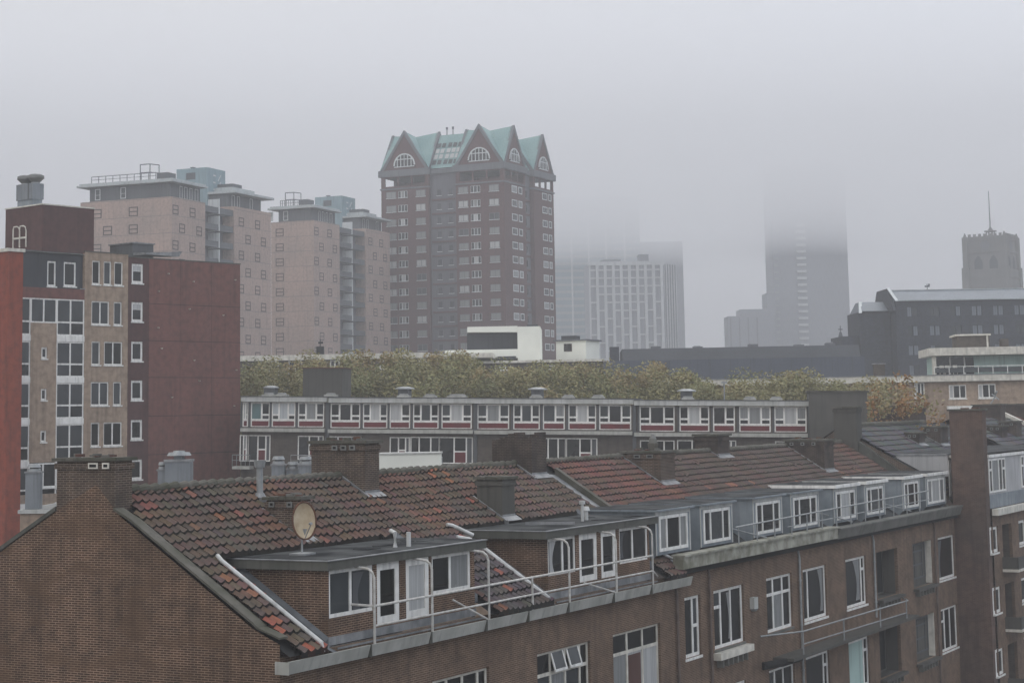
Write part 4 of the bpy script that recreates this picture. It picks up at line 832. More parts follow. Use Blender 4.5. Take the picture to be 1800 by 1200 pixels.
# ------------------------------------------------------------------ pink twin blocks
def pink(az, o, zc, Ls, La, Lb, Lc, H, boxz, label, group, st, name='apartment_block', nrow=11, lw=(), left2=None):
    P = frame(name, az, o); tag(P, label, 'apartment block', group)
    b = MB(); b.box(0, La, 0, Ls, -EYE, zc, 'pink_brick'); b.box(Lb, Lc, 0, Ls, -EYE, zc+.35, 'pink_brick'); b.build('wall', P)
    b = MB(); b.box(La+.01, Lb-.01, 2.2, Ls, -EYE, zc-.4, 'tower_recess'); b.build('recessed_bay', P)  # recess walls coloured grey to stand in for their shade and haze
    b = MB()
    for k in range(13):
        z = zc-1.1-st*k; b.box(La+.02, Lb-.02, .2, 2.19, z-.22, z, 'stone_band'); b.box(La+.02, Lb-.02, .2, .26, z, z+.75, 'attic_grey')
        b.box((La+Lb)/2-.12, (La+Lb)/2+.12, .1, 2.19, z-.3, z+2.2, 'frame_pale')
    b.build('balconies', P)
    a = MB(); a.box(.8, La-.3, .8, Ls-1.2, zc, zc+2.35, 'attic_grey'); a.build('attic', P); MB().box(Lb+.3, Lc-1.2, 1.3, Ls-1.5, zc+.35, zc+2.6, 'attic_grey').build('attic', P)
    for (u, w_) in ((3.6, .8), (5.0, .9), (6.6, .8), (8.2, 1.0), (Lb+1.4, 1.0), (Lb+3.2, .9), (Lb+7.5, 1.0)):
        if La-.5 < u < Lb: continue
        z = zc if u < La else zc+.35
        win(P, 'V', (.78 if u < La else 1.28), u, u+w_, z+.1, z+2.1, cols=one('curtain_grey'), frm='frame_pale', fw=.1, name='attic_window')
    for v_ in Ls-3.2, 9.0: win(P, 'U', .78, v_, v_+1.0, zc+.3, zc+2.1, cols=((1, (1, .8), ('curtain_grey', 'curtain_white')),), frm='frame_pale', fw=.12, name='attic_window')
    r = MB(); r.box(-.4, La+.3, -.4, Ls+.5, zc+2.36, zc+2.66, 'roof_pale'); r.box(-.1, La+.1, -.1, Ls+.2, zc+2.662, zc+2.95, 'roof_pale'); r.box(Lb-.2, Lc+.5, -.4, Ls+.5, zc+2.62, zc+3.0, 'roof_pale'); r.box(Lb+2, Lc-3, 1.5, 6, zc+3.0, zc+3.9, 'roof_pale'); r.box(Lb+3, Lb+6, 2, 5, zc+3.9, zc+4.6, 'attic_grey'); r.build('roof', P)
    t = MB(); t.box(Lb-.3, Lb+5.6, 5, 11, zc+.4, boxz, 'penthouse_teal'); t.box(Lb-.35, Lb-.31, 7.3, 9.1, boxz-1.9, boxz-.75, 'attic_grey'); t.cone(Lb+2, 9.2, boxz, boxz+.5, .15, .5, 'stone_band', 8)
    t.box(Lb+5.6, Lb+6.6, 7, 9, boxz-6, boxz-4, 'attic_grey')
    for i in range(3):
        z = boxz-1.3-1.2*i; t.box(Lb+1.6, Lb+2.4, 4.93, 4.99, z, z+.25, 'concrete_white'); t.hexa([(Lb+3, 4.92, z-.7), (Lb+3.25, 4.92, z-.7), (Lb+3.25, 4.99, z-.7), (Lb+3, 4.99, z-.7), (Lb+3.9, 4.92, z+.4), (Lb+4.15, 4.92, z+.4), (Lb+4.15, 4.99, z+.4), (Lb+3.9, 4.99, z+.4)], 'concrete_white')
    t.build('penthouse', P)
    f = MB(); zr = zc+2.95
    for i in range(10):
        v = 3.2+i*(Ls-5)/9; f.tube([(.4, v, zr), (.4, v, zr+1.1)], .06, 'attic_grey', 5)
    f.tube([(.4, 3.2, zr+1.1), (.4, Ls-1.8, zr+1.1)], .06, 'attic_grey', 5); f.tube([(.4, 3.2, zr+.6), (.4, Ls-1.8, zr+.6)], .04, 'attic_grey', 5)
    for q in ((.9, 6.4), (.9, 4.6), (2.6, 4.0)): f.tube([(q[0], q[1], zr), (q[0], q[1], zr+2.6)], .08, 'attic_grey', 5)
    f.tube([(.9, 6.4, zr+2.6), (.9, 4.6, zr+2.6), (2.6, 4.0, zr+2.6)], .08, 'attic_grey', 5); f.tube([(.9, 6.4, zr+1.3), (.9, 4.6, zr+1.3), (2.6, 4.0, zr+1.3)], .06, 'attic_grey', 5)
    f.box(3.5, 6.0, 3.0, 5.0, zr, zr+1.5, 'attic_grey'); f.build('roof_rail', P)
    r = random.Random(5); n = 0
    def pw(kind, c, a, z, w_=1.7, name='window'):
        gl = r.choice([('curtain_white', gm), (gm, 'curtain_grey'), ('curtain_grey', gd), (gd, gm), ('curtain_grey', 'curtain_white')])
        win(P, kind, c, a, a+w_, z, z+1.5, cols=((1, (1, 1), gl),), frm='frame_dark', fw=.17, bar=.17)
    jn = MB(); jn2 = MB()
    for k in range(nrow+1):
        zj = zc-.15-st*k; jn.box(-.006, La, -.006, Ls, zj, zj+.06, 'frame_dark') if 0 else None; jn.box(-.012, -.004, .1, Ls, zj, zj+.05, 'stone_band'); jn.box(.1, La, -.012, -.004, zj, zj+.05, 'stone_band'); jn2.box(Lb, Lc, -.012, -.004, zj, zj+.05, 'stone_band')
    jn.build('joint_lines', P); jn2.build('joint_lines', P)
    for k in range(nrow):
        z = zc-2.75-st*k; sh = k % 2
        for v in lw[sh]: pw('U', -.03, v, z)
        for a in (((.25, 5.35) if not sh else (2.2, 7.4)) if La > 8 else ()): pw('V', -.03, a*La/10.1, z)
        q = Lc-Lb
        for a in ((Lb+q*.30, Lb+q*.72) if sh else (Lb+q*.12, Lb+q*.56)): pw('V', -.03, a, z-.1)
    return P
pink(21.5, (-53.53, 290), 34.8, 17.0, 10.1, 19.4, 31.9, 0, 42.0, 'pinkish tower block at the left, the nearer and larger of the twin blocks', 'pink twin tower blocks', 2.8,
     lw=((6.2, 13.0), (6.2, 11.0)))
pink(21.5, (-37.18, 345), 36.5, 9.0, 10.7, 22.0, 33.2, 0, 43.6, 'pinkish tower block between its larger twin and the gabled copper roofed tower', 'pink twin tower blocks', 2.8,
     lw=((6.3,), (6.3,)))
# ------------------------------------------------------------------ gabled tower with a copper roof
TW = frame('gabled_tower', 24.6, (-1.59, 370))
tag(TW, 'dark brick residential tower with steep gables and a green copper roof', 'residential tower')
ze, za = 50.1, 58.4; PV = [(0, 10.5, 0, 10.8), (0, 10.5, 17.0, 28.0), (14.6, 25.1, 0, 10.8), (14.6, 25.1, 17.0, 28.0)]
lg = lambda a0, a1: [(a0+.7+i*(a1-a0-1.4)/3+.15, a0+.7+(i+1)*(a1-a0-1.4)/3-.15, 46.9, 48.7) for i in range(3)]
b = MB()
for pi, (x0, x1, y0, y1) in enumerate(PV):
    if x0 == 0: b.facade('U', x0, y0, y1, -EYE, 49, lg(y0, y1), 'tower_brick', rev=.4)
    else: b.facade('U', x0, y0, y1, -EYE, 49, [], 'tower_brick')
    b.facade('V', y0, x0, x1, -EYE, 49, lg(x0, x1) if y0 == 0 else [], 'tower_brick', rev=.4)
    b.facade('V', y1, x0, x1, -EYE, 49, [(x0+1, x0+5.5, 46.9, 48.9)] if pi == 1 else [(x0+1, x1-1, 46.9, 48.9)] if pi in (0,) else [], 'tower_brick', rev=-.3)
    b.facade('U', x1, y0, y1, -EYE, 49, [(y0+.6, y0+5, 46.9, 48.9)] if pi == 2 else [], 'tower_brick', rev=-.3)
    b.poly([(x0, y0, 46.6), (x1, y0, 46.6), (x1, y1, 46.6), (x0, y1, 46.6)], 'stone_band')
b.build('wall', TW)
b = MB(); b.box(.9, 24, 10.81, 16.99, -EYE, 49, 'tower_recess'); b.box(10.51, 14.59, .9, 27, -EYE, 49, 'tower_recess')
for k in range(14):
    z = 45.1-2.87*k; b.box(.6, .9, 11.2, 16.6, z-1.7, z-1.35, 'tower_brick'); b.box(10.9, 14.2, .6, .9, z-1.7, z-1.35, 'tower_brick')
b.build('recessed_bay', TW)
b = MB()
for (x0, x1, y0, y1) in PV: b.box(x0-.45, x1+.45, y0-.45, y1+.45, 48.9, ze+.12, 'stone_band'); b.box(x0-.2, x1+.2, y0-.2, y1+.2, 46.2, 46.5, 'stone_band')
b.box(.4, 24.7, 10.8, 17, 48.95, ze-.2, 'stone_band'); b.box(10.5, 14.6, .4, 27.6, 48.95, ze-.2, 'stone_band'); b.build('cornice', TW)
r = MB(); g_ = MB(); cp = MB()
def gable(A, B, T, nrm):
    """brick gable A-B with apex T, raised edge bands and an arched window"""
    A, B, T, n = Vector(A), Vector(B), Vector(T), Vector(nrm)
    g_.mesh([A, B, T, A-n*.5, B-n*.5, T-n*.5], [(0, 1, 2), (3, 5, 4), (0, 3, 4, 1)], 'tower_brick')
    for p in (A, B):
        d = (T-p).normalized(); o_ = (B-A).normalized()*(1 if p is A else -1)
        q = [p-n*.3, p+n*.22, p+n*.22+o_*.62, p-n*.3+o_*.62]; q2 = [T-n*.3, T+n*.22, T+n*.22-Vector((0, 0, .9)), T-n*.3-Vector((0, 0, .9))]
        cp.mesh(q+q2, [(0, 1, 5, 4), (1, 2, 6, 5), (2, 3, 7, 6), (3, 0, 4, 7)], 'stone_band')
def arch(cx, fixed, axis, sgn):
    R, z0 = 2.5, 50.75; w_ = MB(); N_ = 14
    def P(a, z, d): return (a, fixed+sgn*d, z) if axis == 'V' else (fixed+sgn*d, a, z)
    rim = [(cx+R*math.cos(math.pi*i/N_), z0+.35+R*math.sin(math.pi*i/N_)) for i in range(N_+1)]
    w_.poly([P(a, z, .05) for a, z in [(cx+R, z0)]+rim+[(cx-R, z0)]], 'glass_dark')
    for (a0, z_0), (a1, z_1) in zip(rim, rim[1:]):
        w_.hexa([P(a0, z_0, .04), P(a1, z_1, .04), P(a1, z_1, .2), P(a0, z_0, .2), P(cx+(a0-cx)*.90, z0+.35+(z_0-z0-.35)*.90, .04), P(cx+(a1-cx)*.90, z0+.35+(z_1-z0-.35)*.90, .04), P(cx+(a1-cx)*.90, z0+.35+(z_1-z0-.35)*.90, .2), P(cx+(a0-cx)*.90, z0+.35+(z_0-z0-.35)*.90, .2)], 'frame_pale')
    for a in (-1.6, -.8, 0, .8, 1.6):
        h = math.sqrt(R*R-a*a)*.95; P0, P1 = P(cx+a-.07, z0, .06), P(cx+a+.07, z0+.35+h, .17)
        w_.box(*sorted((P0[0], P1[0])), *sorted((P0[1], P1[1])), z0, z0+.35+h, 'frame_pale')
    for z in (z0, z0+1.55):
        hw = R*.93 if z == z0 else 2.15; P0, P1 = P(cx-hw, z, .062), P(cx+hw, z, .19)
        w_.box(*sorted((P0[0], P1[0])), *sorted((P0[1], P1[1])), z, z+.16, 'frame_pale')
    w_.build('arched_window', TW)
for (x0, x1, y0, y1) in PV:
    cx, cy = (x0+x1)/2, (y0+y1)/2; i = .12; C_ = (cx, cy, za-.75); z = ze+.12
    aL, aR, aF, aB = (x0+.35, cy, za-.2), (x1-.35, cy, za-.2), (cx, y0+.35, za-.2), (cx, y1-.35, za-.2)
    c00, c10, c11, c01 = (x0-.2, y0-.2, z), (x1+.2, y0-.2, z), (x1+.2, y1+.2, z), (x0-.2, y1+.2, z)
    for cnr, p, q in ((c00, aL, aF), (c10, aR, aF), (c11, aR, aB), (c01, aL, aB)):
        r.poly([cnr, p, C_], 'copper_green'); r.poly([cnr, q, C_], 'copper_green')
    gable((x0, y0, z), (x0, y1, z), (x0, cy, za), (-1, 0, 0)); gable((x0, y0, z), (x1, y0, z), (cx, y0, za), (0, -1, 0))
    gable((x1, y0, z), (x1, y1, z), (x1, cy, za), (1, 0, 0)); gable((x0, y1, z), (x1, y1, z), (cx, y1, za), (0, 1, 0))
for cy in (5.4, 22.5): arch(cy, -.0, 'U', -1)
for cx in (5.25, 19.85): arch(cx, 0, 'V', -1)
zr = za-.85
r.poly([(.7, 10.3, ze), (.7, 17.5, ze), (5.25, 22.5, zr), (5.25, 5.4, zr)], 'copper_green'); r.poly([(24.4, 10.3, ze), (24.4, 17.5, ze), (19.85, 22.5, zr), (19.85, 5.4, zr)], 'copper_green')
r.poly([(10, .7, ze), (15.1, .7, ze), (19.85, 5.4, zr), (5.25, 5.4, zr)], 'copper_green'); r.poly([(10, 27.3, ze), (15.1, 27.3, ze), (19.85, 22.5, zr), (5.25, 22.5, zr)], 'copper_green')
r.poly([(5.25, 5.4, zr), (19.85, 5.4, zr), (19.85, 22.5, zr), (5.25, 22.5, zr)], 'copper_green')
r.build('roof', TW); g_.build('gable_walls', TW); cp.build('gable_copings', TW)
b = MB()       # roof lights in the copper slope
def on_slope(v, t): return (.7+(5.25-.7)*t-.12, v, ze+(zr-ze)*t+.06)
for i in range(5):
    for j in range(4):
        v0, t0 = 11.0+i*1.15+(.25 if i > 2 else 0), .10+j*.17
        b.poly([on_slope(v0, t0), on_slope(v0+.85, t0), on_slope(v0+.85, t0+.13), on_slope(v0, t0+.13)], 'curtain_white' if (i*3+j) % 3 else 'glass_mid')
b.build('roof_lights', TW)
for v in (15.2, 13.8):
    b = MB(); b.tube([(5.2, v, zr), (5.2, v, zr+1.2)], .12, 'attic_grey', 6).cone(5.2, v, zr+1.1, zr+1.6, .2, .26, 'attic_grey', 8); b.build('roof_vent', TW)
rr = random.Random(2)
def tw_win(kind, a, w_, z, cross=False, c=-.05, fm='frame_pale'):
    gl = rr.choice(['curtain_grey', 'glass_mid', 'curtain_grey', 'curtain_white'])
    cols = ((1, (1,), (gl,)), (1, (1,), (gl,))) if not cross else ((.8, (1,), ('glass_dark',)), (1, (1,), (gl,)), (.8, (1,), ('glass_dark',)))
    win(TW, kind, c, a, a+w_, z, z+1.35, name='bay_window' if cross else 'window', cols=cols, frm='stone_band' if fm is None else fm, fw=.05 if fm else .1, bar=.12, sill='frame_pale')
TR = []
for k in range(14):
    z = 44.45-2.87*k
    for a, w_, cr in ((24.5, 2.3, 0), (21.9, 2.1, 1), (17.7, 2.2, 0), (8.0, 2.2, 0), (5.3, 2.1, 1), (1.1, 2.2, 0)):
        if k < 12: tw_win('U', a, w_, z, cr, fm='frame_pale' if cr else None)
    for a in (14.5, 11.9):
        if k < 12: TR.append(z); win(TW, 'U', .85, a-.1, a+.95, z-.1, z+1.2, cols=one('glass_mid'), frm='tower_recess', fw=.1, sill='frame_pale') if 0 else None
    if k < 12:
        for a, w_ in ((3.7, 2.6), (7.0, 1.8), (19.1, 2.5), (22.3, 1.5)): win(TW, 'V', -.05, a, a+w_, z, z+1.45, cols=one(rr.choice(['glass_mid', 'curtain_grey', 'glass_dark'])), frm='frame_pale', fw=.18, bar=.1)
b = MB()
for k in range(14):
    z = 44.45-2.87*k
    if k > 11: break
    for a in (14.5, 11.9): win(TW, 'U', .84, a, a+1.05, z, z+1.3, cols=one('glass_mid'), frm='tower_recess', fw=.08, sill='frame_pale', name='stair_window')
    win(TW, 'V', .84, 11.9, 13.1, z-.3, z+1.3, cols=one('glass_dark'), frm='stone_band', fw=.1, name='landing_window')

# ------------------------------------------------------------------ buildings behind the trees
WF = frame('fascia_row_building', 92, (-29.33, 200))
tag(WF, 'low brown building with a white roof fascia behind the trees left of centre', 'building')
b = MB(); fw_ = [(9.5, 10.55, 4.9, 6.0), (14.8, 15.7, 4.9, 6.0), (19.0, 19.9, 4.9, 6.0), (2, 4, 4.3, 6), (5, 6.5, 4.3, 6)]
b.facade('V', 0, -6, 23.4, -EYE, 6.04, fw_, 'brown_brick', rev=.1, back='dark_gap'); b.box(-6, 23.4, .2, 10, -EYE, 6.0, 'brown_brick'); b.build('wall', WF)
for t in fw_: win(WF, 'V', .04, *t, cols=((1, (1,), (gm,)), (1, (1,), (gd,))), fw=.14, bar=.15)
b = MB(); b.box(-6, 20.0, -.4, 10, 6.05, 6.62, 'cream_paint'); b.box(20.02, 27.0, -.4, 10, 5.95, 6.45, 'cream_paint'); b.build('roof_fascia', WF)
FR_ = sub('rooftop_aerial', WF, 8.2, 1.2, 6.62); tag(FR_, 'small cluster of dark rooftop aerials above the white fascia, below the pink block', 'aerials')
b = MB(); b.box(-.3, .5, -.2, .2, 0, .9, 'dark_gap').tube([(.1, 0, .9), (.1, 0, 1.7)], .05, 'dark_gap'); b.box(-.1, .4, -.1, .1, 1.2, 1.4, 'dark_gap'); b.build('aerial_mast', FR_, dz=0)
WP = frame('white_penthouse_building', 92, (-5.14, 205))
tag(WP, 'brown flat roofed block with a white L-shaped roof storey in front of the gabled tower', 'building')
b = MB(); b.box(5.5, 8.0, -.9, 9, 5.7, 9.2, 'white_render'); b.hexa([(0, -.9, 8.92), (5.49, -.9, 8.82), (5.49, 9, 8.82), (0, 9, 8.92), (0, -.9, 9.5), (5.49, -.9, 9.5), (5.49, 9, 9.5), (0, 9, 9.5)], 'white_render')
b.box(5.5, 8.0, -.9, 9, 9.2, 9.42, 'white_render'); b.box(-2.5, 5.49, -.9, 9, 6.0, 6.98, 'white_render'); o = b.build('roof_storey', WP)
b = MB(); b.box(-.1, 5.48, .1, 8.5, 6.99, 8.84, 'panel_slate'); b.box(3.3, 5.3, -1.0, -.88, 5.85, 6.2, 'panel_slate'); b.box(6.5, 7.7, 1, 3, 9.42, 9.7, 'panel_slate'); b.build('dark_glazing', WP)
b = MB(); b.box(-3, 14.8, -4.8, 9.5, -EYE, 5.35, 'brown_brick'); b.box(1.4, 14.9, -5.1, 9.6, 5.36, 5.62, 'cream_paint'); b.build('wall', WP)
for a in (3.6, 8.8): win(WP, 'V', -4.84, a, a+1.4, 4.2, 5.0, cols=((1, (1, 1), (gm, gd)), (1, (1, 1), (gd, gm))), fw=.08, bar=.1)
WH = frame('roof_hut', 24, (8.24, 215))
tag(WH, 'small white rooftop hut with one dark window right of the gabled tower', 'roof hut')
b = MB(); b.box(0, 4.2, 0, 3.75, 5.65, 8.2, 'white_render'); b.build('hut_wall', WH)
b = MB(); b.box(-.25, 4.4, -.25, 4.0, 8.2, 8.36, 'stone_band'); b.box(.8, 2.2, 1.6, 3.4, 8.37, 8.85, 'panel_slate'); b.build('roof', WH)
win(WH, 'U', -.05, 1.75, 2.75, 7.0, 7.9, cols=((1, (1,), (gk,)), (.6, (1,), (gd,))), frm='frame_dark', fw=.08)
DF = frame('dark_hall', 92, (13.88, 240))
tag(DF, 'long low windowless dark grey hall below the foggy towers right of centre', 'hall')
b = MB(); b.box(-5, 31, 0, 18, -EYE, 6.45, 'dark_roof_sheet'); b.hexa([(0, 0, 6.46), (30.5, 0, 6.46), (30.5, 17, 6.46), (0, 17, 6.46), (0, 1.5, 8.0), (30.5, 1.5, 8.0), (30.5, 15, 8.0), (0, 15, 8.0)], 'panel_slate'); b.box(-1.6, -.4, 1, 3, 6.46, 8.3, 'slate_brick'); b.build('wall', DF)
b = MB()
for i in range(12): b.box(.8+i*2.6, .86+i*2.6, -.03, -.004, -EYE, 6.4, 'panel_slate')
b.build('wall_seams', DF)
for u, v, h in ((4, 8, .5), (9.5, 7, .35), (17, 9, .6), (23, 8, .4), (27, 7, .5)): MB().box(u, u+1.3, v, v+1.2, 8.0, 8.0+h, 'stone_band').cone(u+.6, v+.6, 8.0+h, 8.1+h, .5, .4, 'lead', 10).build('roof_unit', DF)
b = MB(); b.box(3, 4.2, -.25, -.01, 3.0, 3.2, 'lead').box(16, 17.3, -.3, -.01, 3.2, 3.45, 'lead'); b.build('wall_vents', DF)
DR = frame('dark_gabled_building', 89, (53.93, 260))
tag(DR, 'dark slate brick building with pale metal roof edges in front of the church tower', 'building')
wr = []
for k, z in enumerate((12.43, 9.76, 7.05, 4.3)):
    for a in (1.1, 4.2, 7.2, 10.2, 13.2, 16.2, 19.2): wr.append((a, a+.68, z, z+1.38)); wr.append((a+.76, a+1.44, z, z+1.38))
b = MB(); b.facade('V', 0, -.4, 24, -EYE, 14.7, wr, 'slate_brick', rev=.2, back='dark_gap'); b.build('front_wall', DR)
for t in wr: win(DR, 'V', .1, *t, cols=one(rr.choice(['slate_metal', 'slate_metal', 'glass_mid'])), frm='slate_brick', fw=.05)
b = MB()
for (ua, ub, v0, v1, h0, h1) in ((-.45, 24, 0, 13, 14.7, 16.25), (-4.95, -.5, 3, 12, 13.4, 14.8)):
    vm = v0+.7*(v1-v0)*.5
    b.poly([(ua, v0, -EYE), (ua, v1, -EYE), (ua, v1, h0), (ua, (v0+v1)/2, h1+3), (ua, v0+.01, h0)], 'slate_brick') if 0 else None
    b.box(ua, ub-.02, v0+.3, v1, -EYE, h0-.05, 'slate_brick')
b.box(-7.5, -4.97, 4, 12, -EYE, 10.0, 'slate_brick'); b.build('wall', DR)
b = MB(); b.hexa([(-.5, -.3, 14.7), (24, -.3, 14.7), (24, 13.2, 14.7), (-.5, 13.2, 14.7), (-.5, 3.5, 16.3), (24, 3.5, 16.3), (24, 10, 16.3), (-.5, 10, 16.3)], 'slate_metal')
b.box(-.5, 24, 3.4, 3.7, 16.301, 16.42, 'roof_pale'); b.box(-.5, 24, -.42, -.3, 14.62, 14.76, 'roof_pale')
b.hexa([(-.9, -.4, 13.3), (-.5, -.4, 13.3), (-.5, 13.2, 13.3), (-.9, 13.2, 13.3), (-.9, 3.2, 16.6), (-.5, 3.2, 16.6), (-.5, 10.2, 16.6), (-.9, 10.2, 16.6)], 'slate_brick')
b.hexa([(-.55, -.5, 14.6), (-.15, -.5, 14.6), (-.15, -.3, 14.75), (-.55, -.3, 14.75), (-.95, 3.2, 16.7), (-.5, 3.2, 16.7), (-.5, 3.6, 16.75), (-.95, 3.6, 16.75)], 'concrete_white')
b.hexa([(-4.6, 2.7, 13.45), (-.95, 2.7, 13.45), (-.95, 12, 13.45), (-4.6, 12, 13.45), (-4.3, 6, 14.9), (-.95, 6, 14.9), (-.95, 9, 14.9), (-4.3, 9, 14.9)], 'slate_metal')
b.hexa([(-5.1, 2.6, 13.2), (-4.7, 2.6, 13.2), (-4.7, 3.0, 13.2), (-5.1, 3.0, 13.2), (-4.4, 5.9, 15.0), (-4.0, 5.9, 15.0), (-4.0, 6.3, 15.0), (-4.4, 6.3, 15.0)], 'concrete_white'); b.build('roof', DR)
RV = sub('roof_weathervane', DR, 6.0, 8, 16.3); tag(RV, 'thin weathervane on the pale roof of the dark slate brick building', 'weathervane')
b = MB(); b.tube([(0, 0, 0), (0, 0, 1.2)], .06, 'attic_grey', 6).box(-.35, .35, -.03, .03, .75, .95, 'attic_grey').box(.15, .4, -.03, .03, .95, 1.2, 'attic_grey'); b.build('vane_mast', RV, dz=0)
RV = sub('roof_finial', DR, -7.2, 6, 10.0); tag(RV, 'small dark finial left of the dark slate brick building, before the foggy tower', 'finial')
b = MB(); b.cone(0, 0, 0, .7, .35, .15, 'attic_grey', 8).tube([(0, 0, .6), (0, 0, 1.6)], .07, 'attic_grey', 6).box(-.3, .3, -.04, .04, 1.0, 1.15, 'attic_grey'); b.build('finial_post', RV, dz=0)
TB = frame('tan_apartment_building', 96, (37.58, 170))
tag(TB, 'tan brick apartment building with a white-edged roof terrace at the right edge', 'apartment building')
tw_ = [(1.88, 3.41, .62, 1.85), (4.48, 6.04, .62, 1.88), (-1.2, -.3, .75, 2.1), (-6.7, -5.3, 1.2, 2.15), (-9.5, -8, .8, 2.1), (-14, -13, .8, 2.1), (-18.5, -17.5, .8, 2.1)]
b = MB(); b.facade('V', 0, -26, 12, -EYE, 2.15, tw_, 'tan_brick', rev=.12, back='dark_gap'); b.box(-26, 12, .2, 9, -EYE, 2.1, 'tan_brick'); b.box(-1.2, 1.0, -.012, -.004, -EYE, 2.14, 'wine_brick') if 0 else None
b.box(-6.9, -.2, -.02, -.004, -.6, 2.13, 'wine_brick') if 0 else None; b.build('wall', TB)
for t in tw_: win(TB, 'V', .04, *t, cols=((.5, (1,), ('curtain_white',)), (1, (1,), (gk,)), (.9, (1,), (gd,))), fw=.09, bar=.1, sill='white_paint')
b = MB(); b.box(-26, 12, -.5, 9, 2.17, 2.72, 'cream_paint'); b.box(-26, 12, -.55, 9, 2.722, 2.8, 'lead'); b.build('roof_fascia', TB)
b = MB(); b.box(.9, 11.5, 1.5, 8, 2.8, 4.5, 'pale_mint'); b.box(.9, 3.5, 1.42, 1.49, 2.85, 4.45, 'glass_dark'); b.box(.85, .98, 1.35, 1.41, 2.8, 4.5, 'white_paint'); b.box(2.2, 2.3, 1.35, 1.41, 2.8, 4.5, 'white_paint'); b.box(3.5, 3.62, 1.35, 1.41, 2.8, 4.5, 'white_paint'); b.box(3.65, 4.4, 1.42, 1.49, 2.8, 4.4, 'glass_black'); b.build('terrace_flat', TB)
b = MB(); b.box(.2, 12, -.4, 8.5, 4.52, 5.22, 'cream_paint'); b.box(.5, .85, .0, .35, 2.8, 4.52, 'cream_paint'); b.box(3.1, 6.0, 2, 6, 5.22, 6.35, 'brown_brick'); b.box(2.9, 6.1, 1.8, 6.2, 6.35, 6.5, 'cream_paint'); b.box(5.7, 5.85, 1.85, 1.99, 5.22, 6.35, 'cream_paint'); b.box(7.0, 7.7, 2, 3, 5.22, 6.0, 'brown_brick'); b.build('terrace_roof', TB)
b = MB()
for i in range(9): b.box(.6+i*1.3, .66+i*1.3, -.36, -.30, 2.8, 3.5, 'white_paint')
b.box(.6, 12, -.36, -.3, 3.48, 3.54, 'white_paint'); b.box(.6, 12, -.34, -.32, 2.95, 3.4, 'glass_mid'); b.build('terrace_rail', TB)
for i, u in enumerate((1.4, 1.9, 2.6)):
    e = sub('terrace_chair', TB, u, .6, 2.8); tag(e, 'pale garden chair behind the railing of the white-edged roof terrace', 'chair', 'garden chairs on the roof terrace')
    b = MB(); b.box(-.2, .2, -.2, .2, .36, .42, 'cream_paint'); b.build('seat', e, dz=0); b = MB(); b.box(-.2, .2, .16, .2, .42, .85, 'cream_paint'); b.build('backrest', e, dz=0)
    for q in ((-.18, -.18), (.18, -.18), (-.18, .18), (.18, .18)): b = MB(); b.box(q[0]-.02, q[0]+.02, q[1]-.02, q[1]+.02, 0, .36, 'cream_paint'); b.build('leg', e, dz=0)
b = MB(); b.box(-4.6, -3.6, 2, 3, 2.8, 3.9, 'brown_brick').box(-4.7, -3.5, 1.9, 3.1, 3.9, 4.0, 'lead'); b.build('roof_box', TB)
b = MB(); b.box(1.6, 5.6, -.8, -.02, -.35, -.05, 'white_paint'); b.box(1.7, 1.85, -.78, -.7, -4, -.35, 'white_paint'); b.box(4.7, 4.85, -.78, -.7, -4, -.35, 'white_paint'); b.box(5.4, 5.55, -.78, -.7, -4, -.35, 'white_paint'); b.build('porch', TB)

# ------------------------------------------------------------------ far towers in the fog
WB = frame('white_gridded_block', 86, (31.9, 780))
tag(WB, 'white office block with a grid of tall white piers fading in the fog', 'office block')
b = MB(); b.box(0, 32, 1.2, 20, -EYE, 62, 'tower_dark'); b.hexa([(32, 1.2, -EYE), (38, 6, -EYE), (38, 22, -EYE), (32, 22, -EYE), (32, 1.2, 61.5), (38, 6, 61), (38, 22, 61), (32, 22, 61.5)], 'concrete_white'); b.box(6, 14, 4, 12, 62, 64, 'concrete_grey'); b.box(22, 26, 4, 12, 62, 66, 'concrete_grey'); b.build('wall', WB)
b = MB()
for i in range(10): u = i*3.42; b.box(u-.55 if i else 0, u+.62, 0, 1.19, -EYE, 62.4, 'concrete_white')
b.box(-.5, 32, -.05, 1.19, 61.2, 62.8, 'concrete_white')
for k in range(22):
    z = 59.2-3.4*k
    for i in range(9):
        if (k+(i*5)) % 2 == 0 or abs(i-4)+k < 6: b.box(i*3.42+.63, (i+1)*3.42-.56, .1, 1.18, z-.28, z+.28, 'concrete_white')
for i in range(5): b.hexa([(32.3+i*1.2, .9+i*.95, -EYE), (32.75+i*1.2, 1.2+i*.95, -EYE), (32.75+i*1.2, 1.5+i*.95, -EYE), (32.3+i*1.2, 1.3+i*.95, -EYE), (32.3+i*1.2, .9+i*.95, 61.5), (32.75+i*1.2, 1.2+i*.95, 61.5), (32.75+i*1.2, 1.5+i*.95, 61.5), (32.3+i*1.2, 1.3+i*.95, 61.5)], 'concrete_grey')
b.build('facade_grid', WB)
GT = frame('glass_tower', 90, (21.93, 900))
tag(GT, 'wide blue-grey glass tower with its top lost in fog behind the white gridded block', 'office tower')
b = MB(); b.box(-6, 40, 0, 30, -EYE, 104, 'curtain_wall'); b.box(40.01, 61, 4, 30, -EYE, 82, 'tower_dark'); b.build('wall', GT)
b = MB()
for k in range(34): z = -14+3.4*k; b.box(-6, 40, -.15, -.01, z, z+1.2, 'spandrel')
for u in (-6, 6.2, 14.5, 23, 32): b.box(u, u+.8, -.5, -.16, -EYE, 104, 'frame_pale')
b.build('facade_bands', GT)
DT = frame('foggy_dark_tower', 90, (119.4, 850))
tag(DT, 'tall dark tower at right whose upper floors dissolve into low cloud', 'office tower')
b = MB(); b.box(0, 34.3, 0, 26, -EYE, 112, 'tower_dark'); b.build('wall', DT)
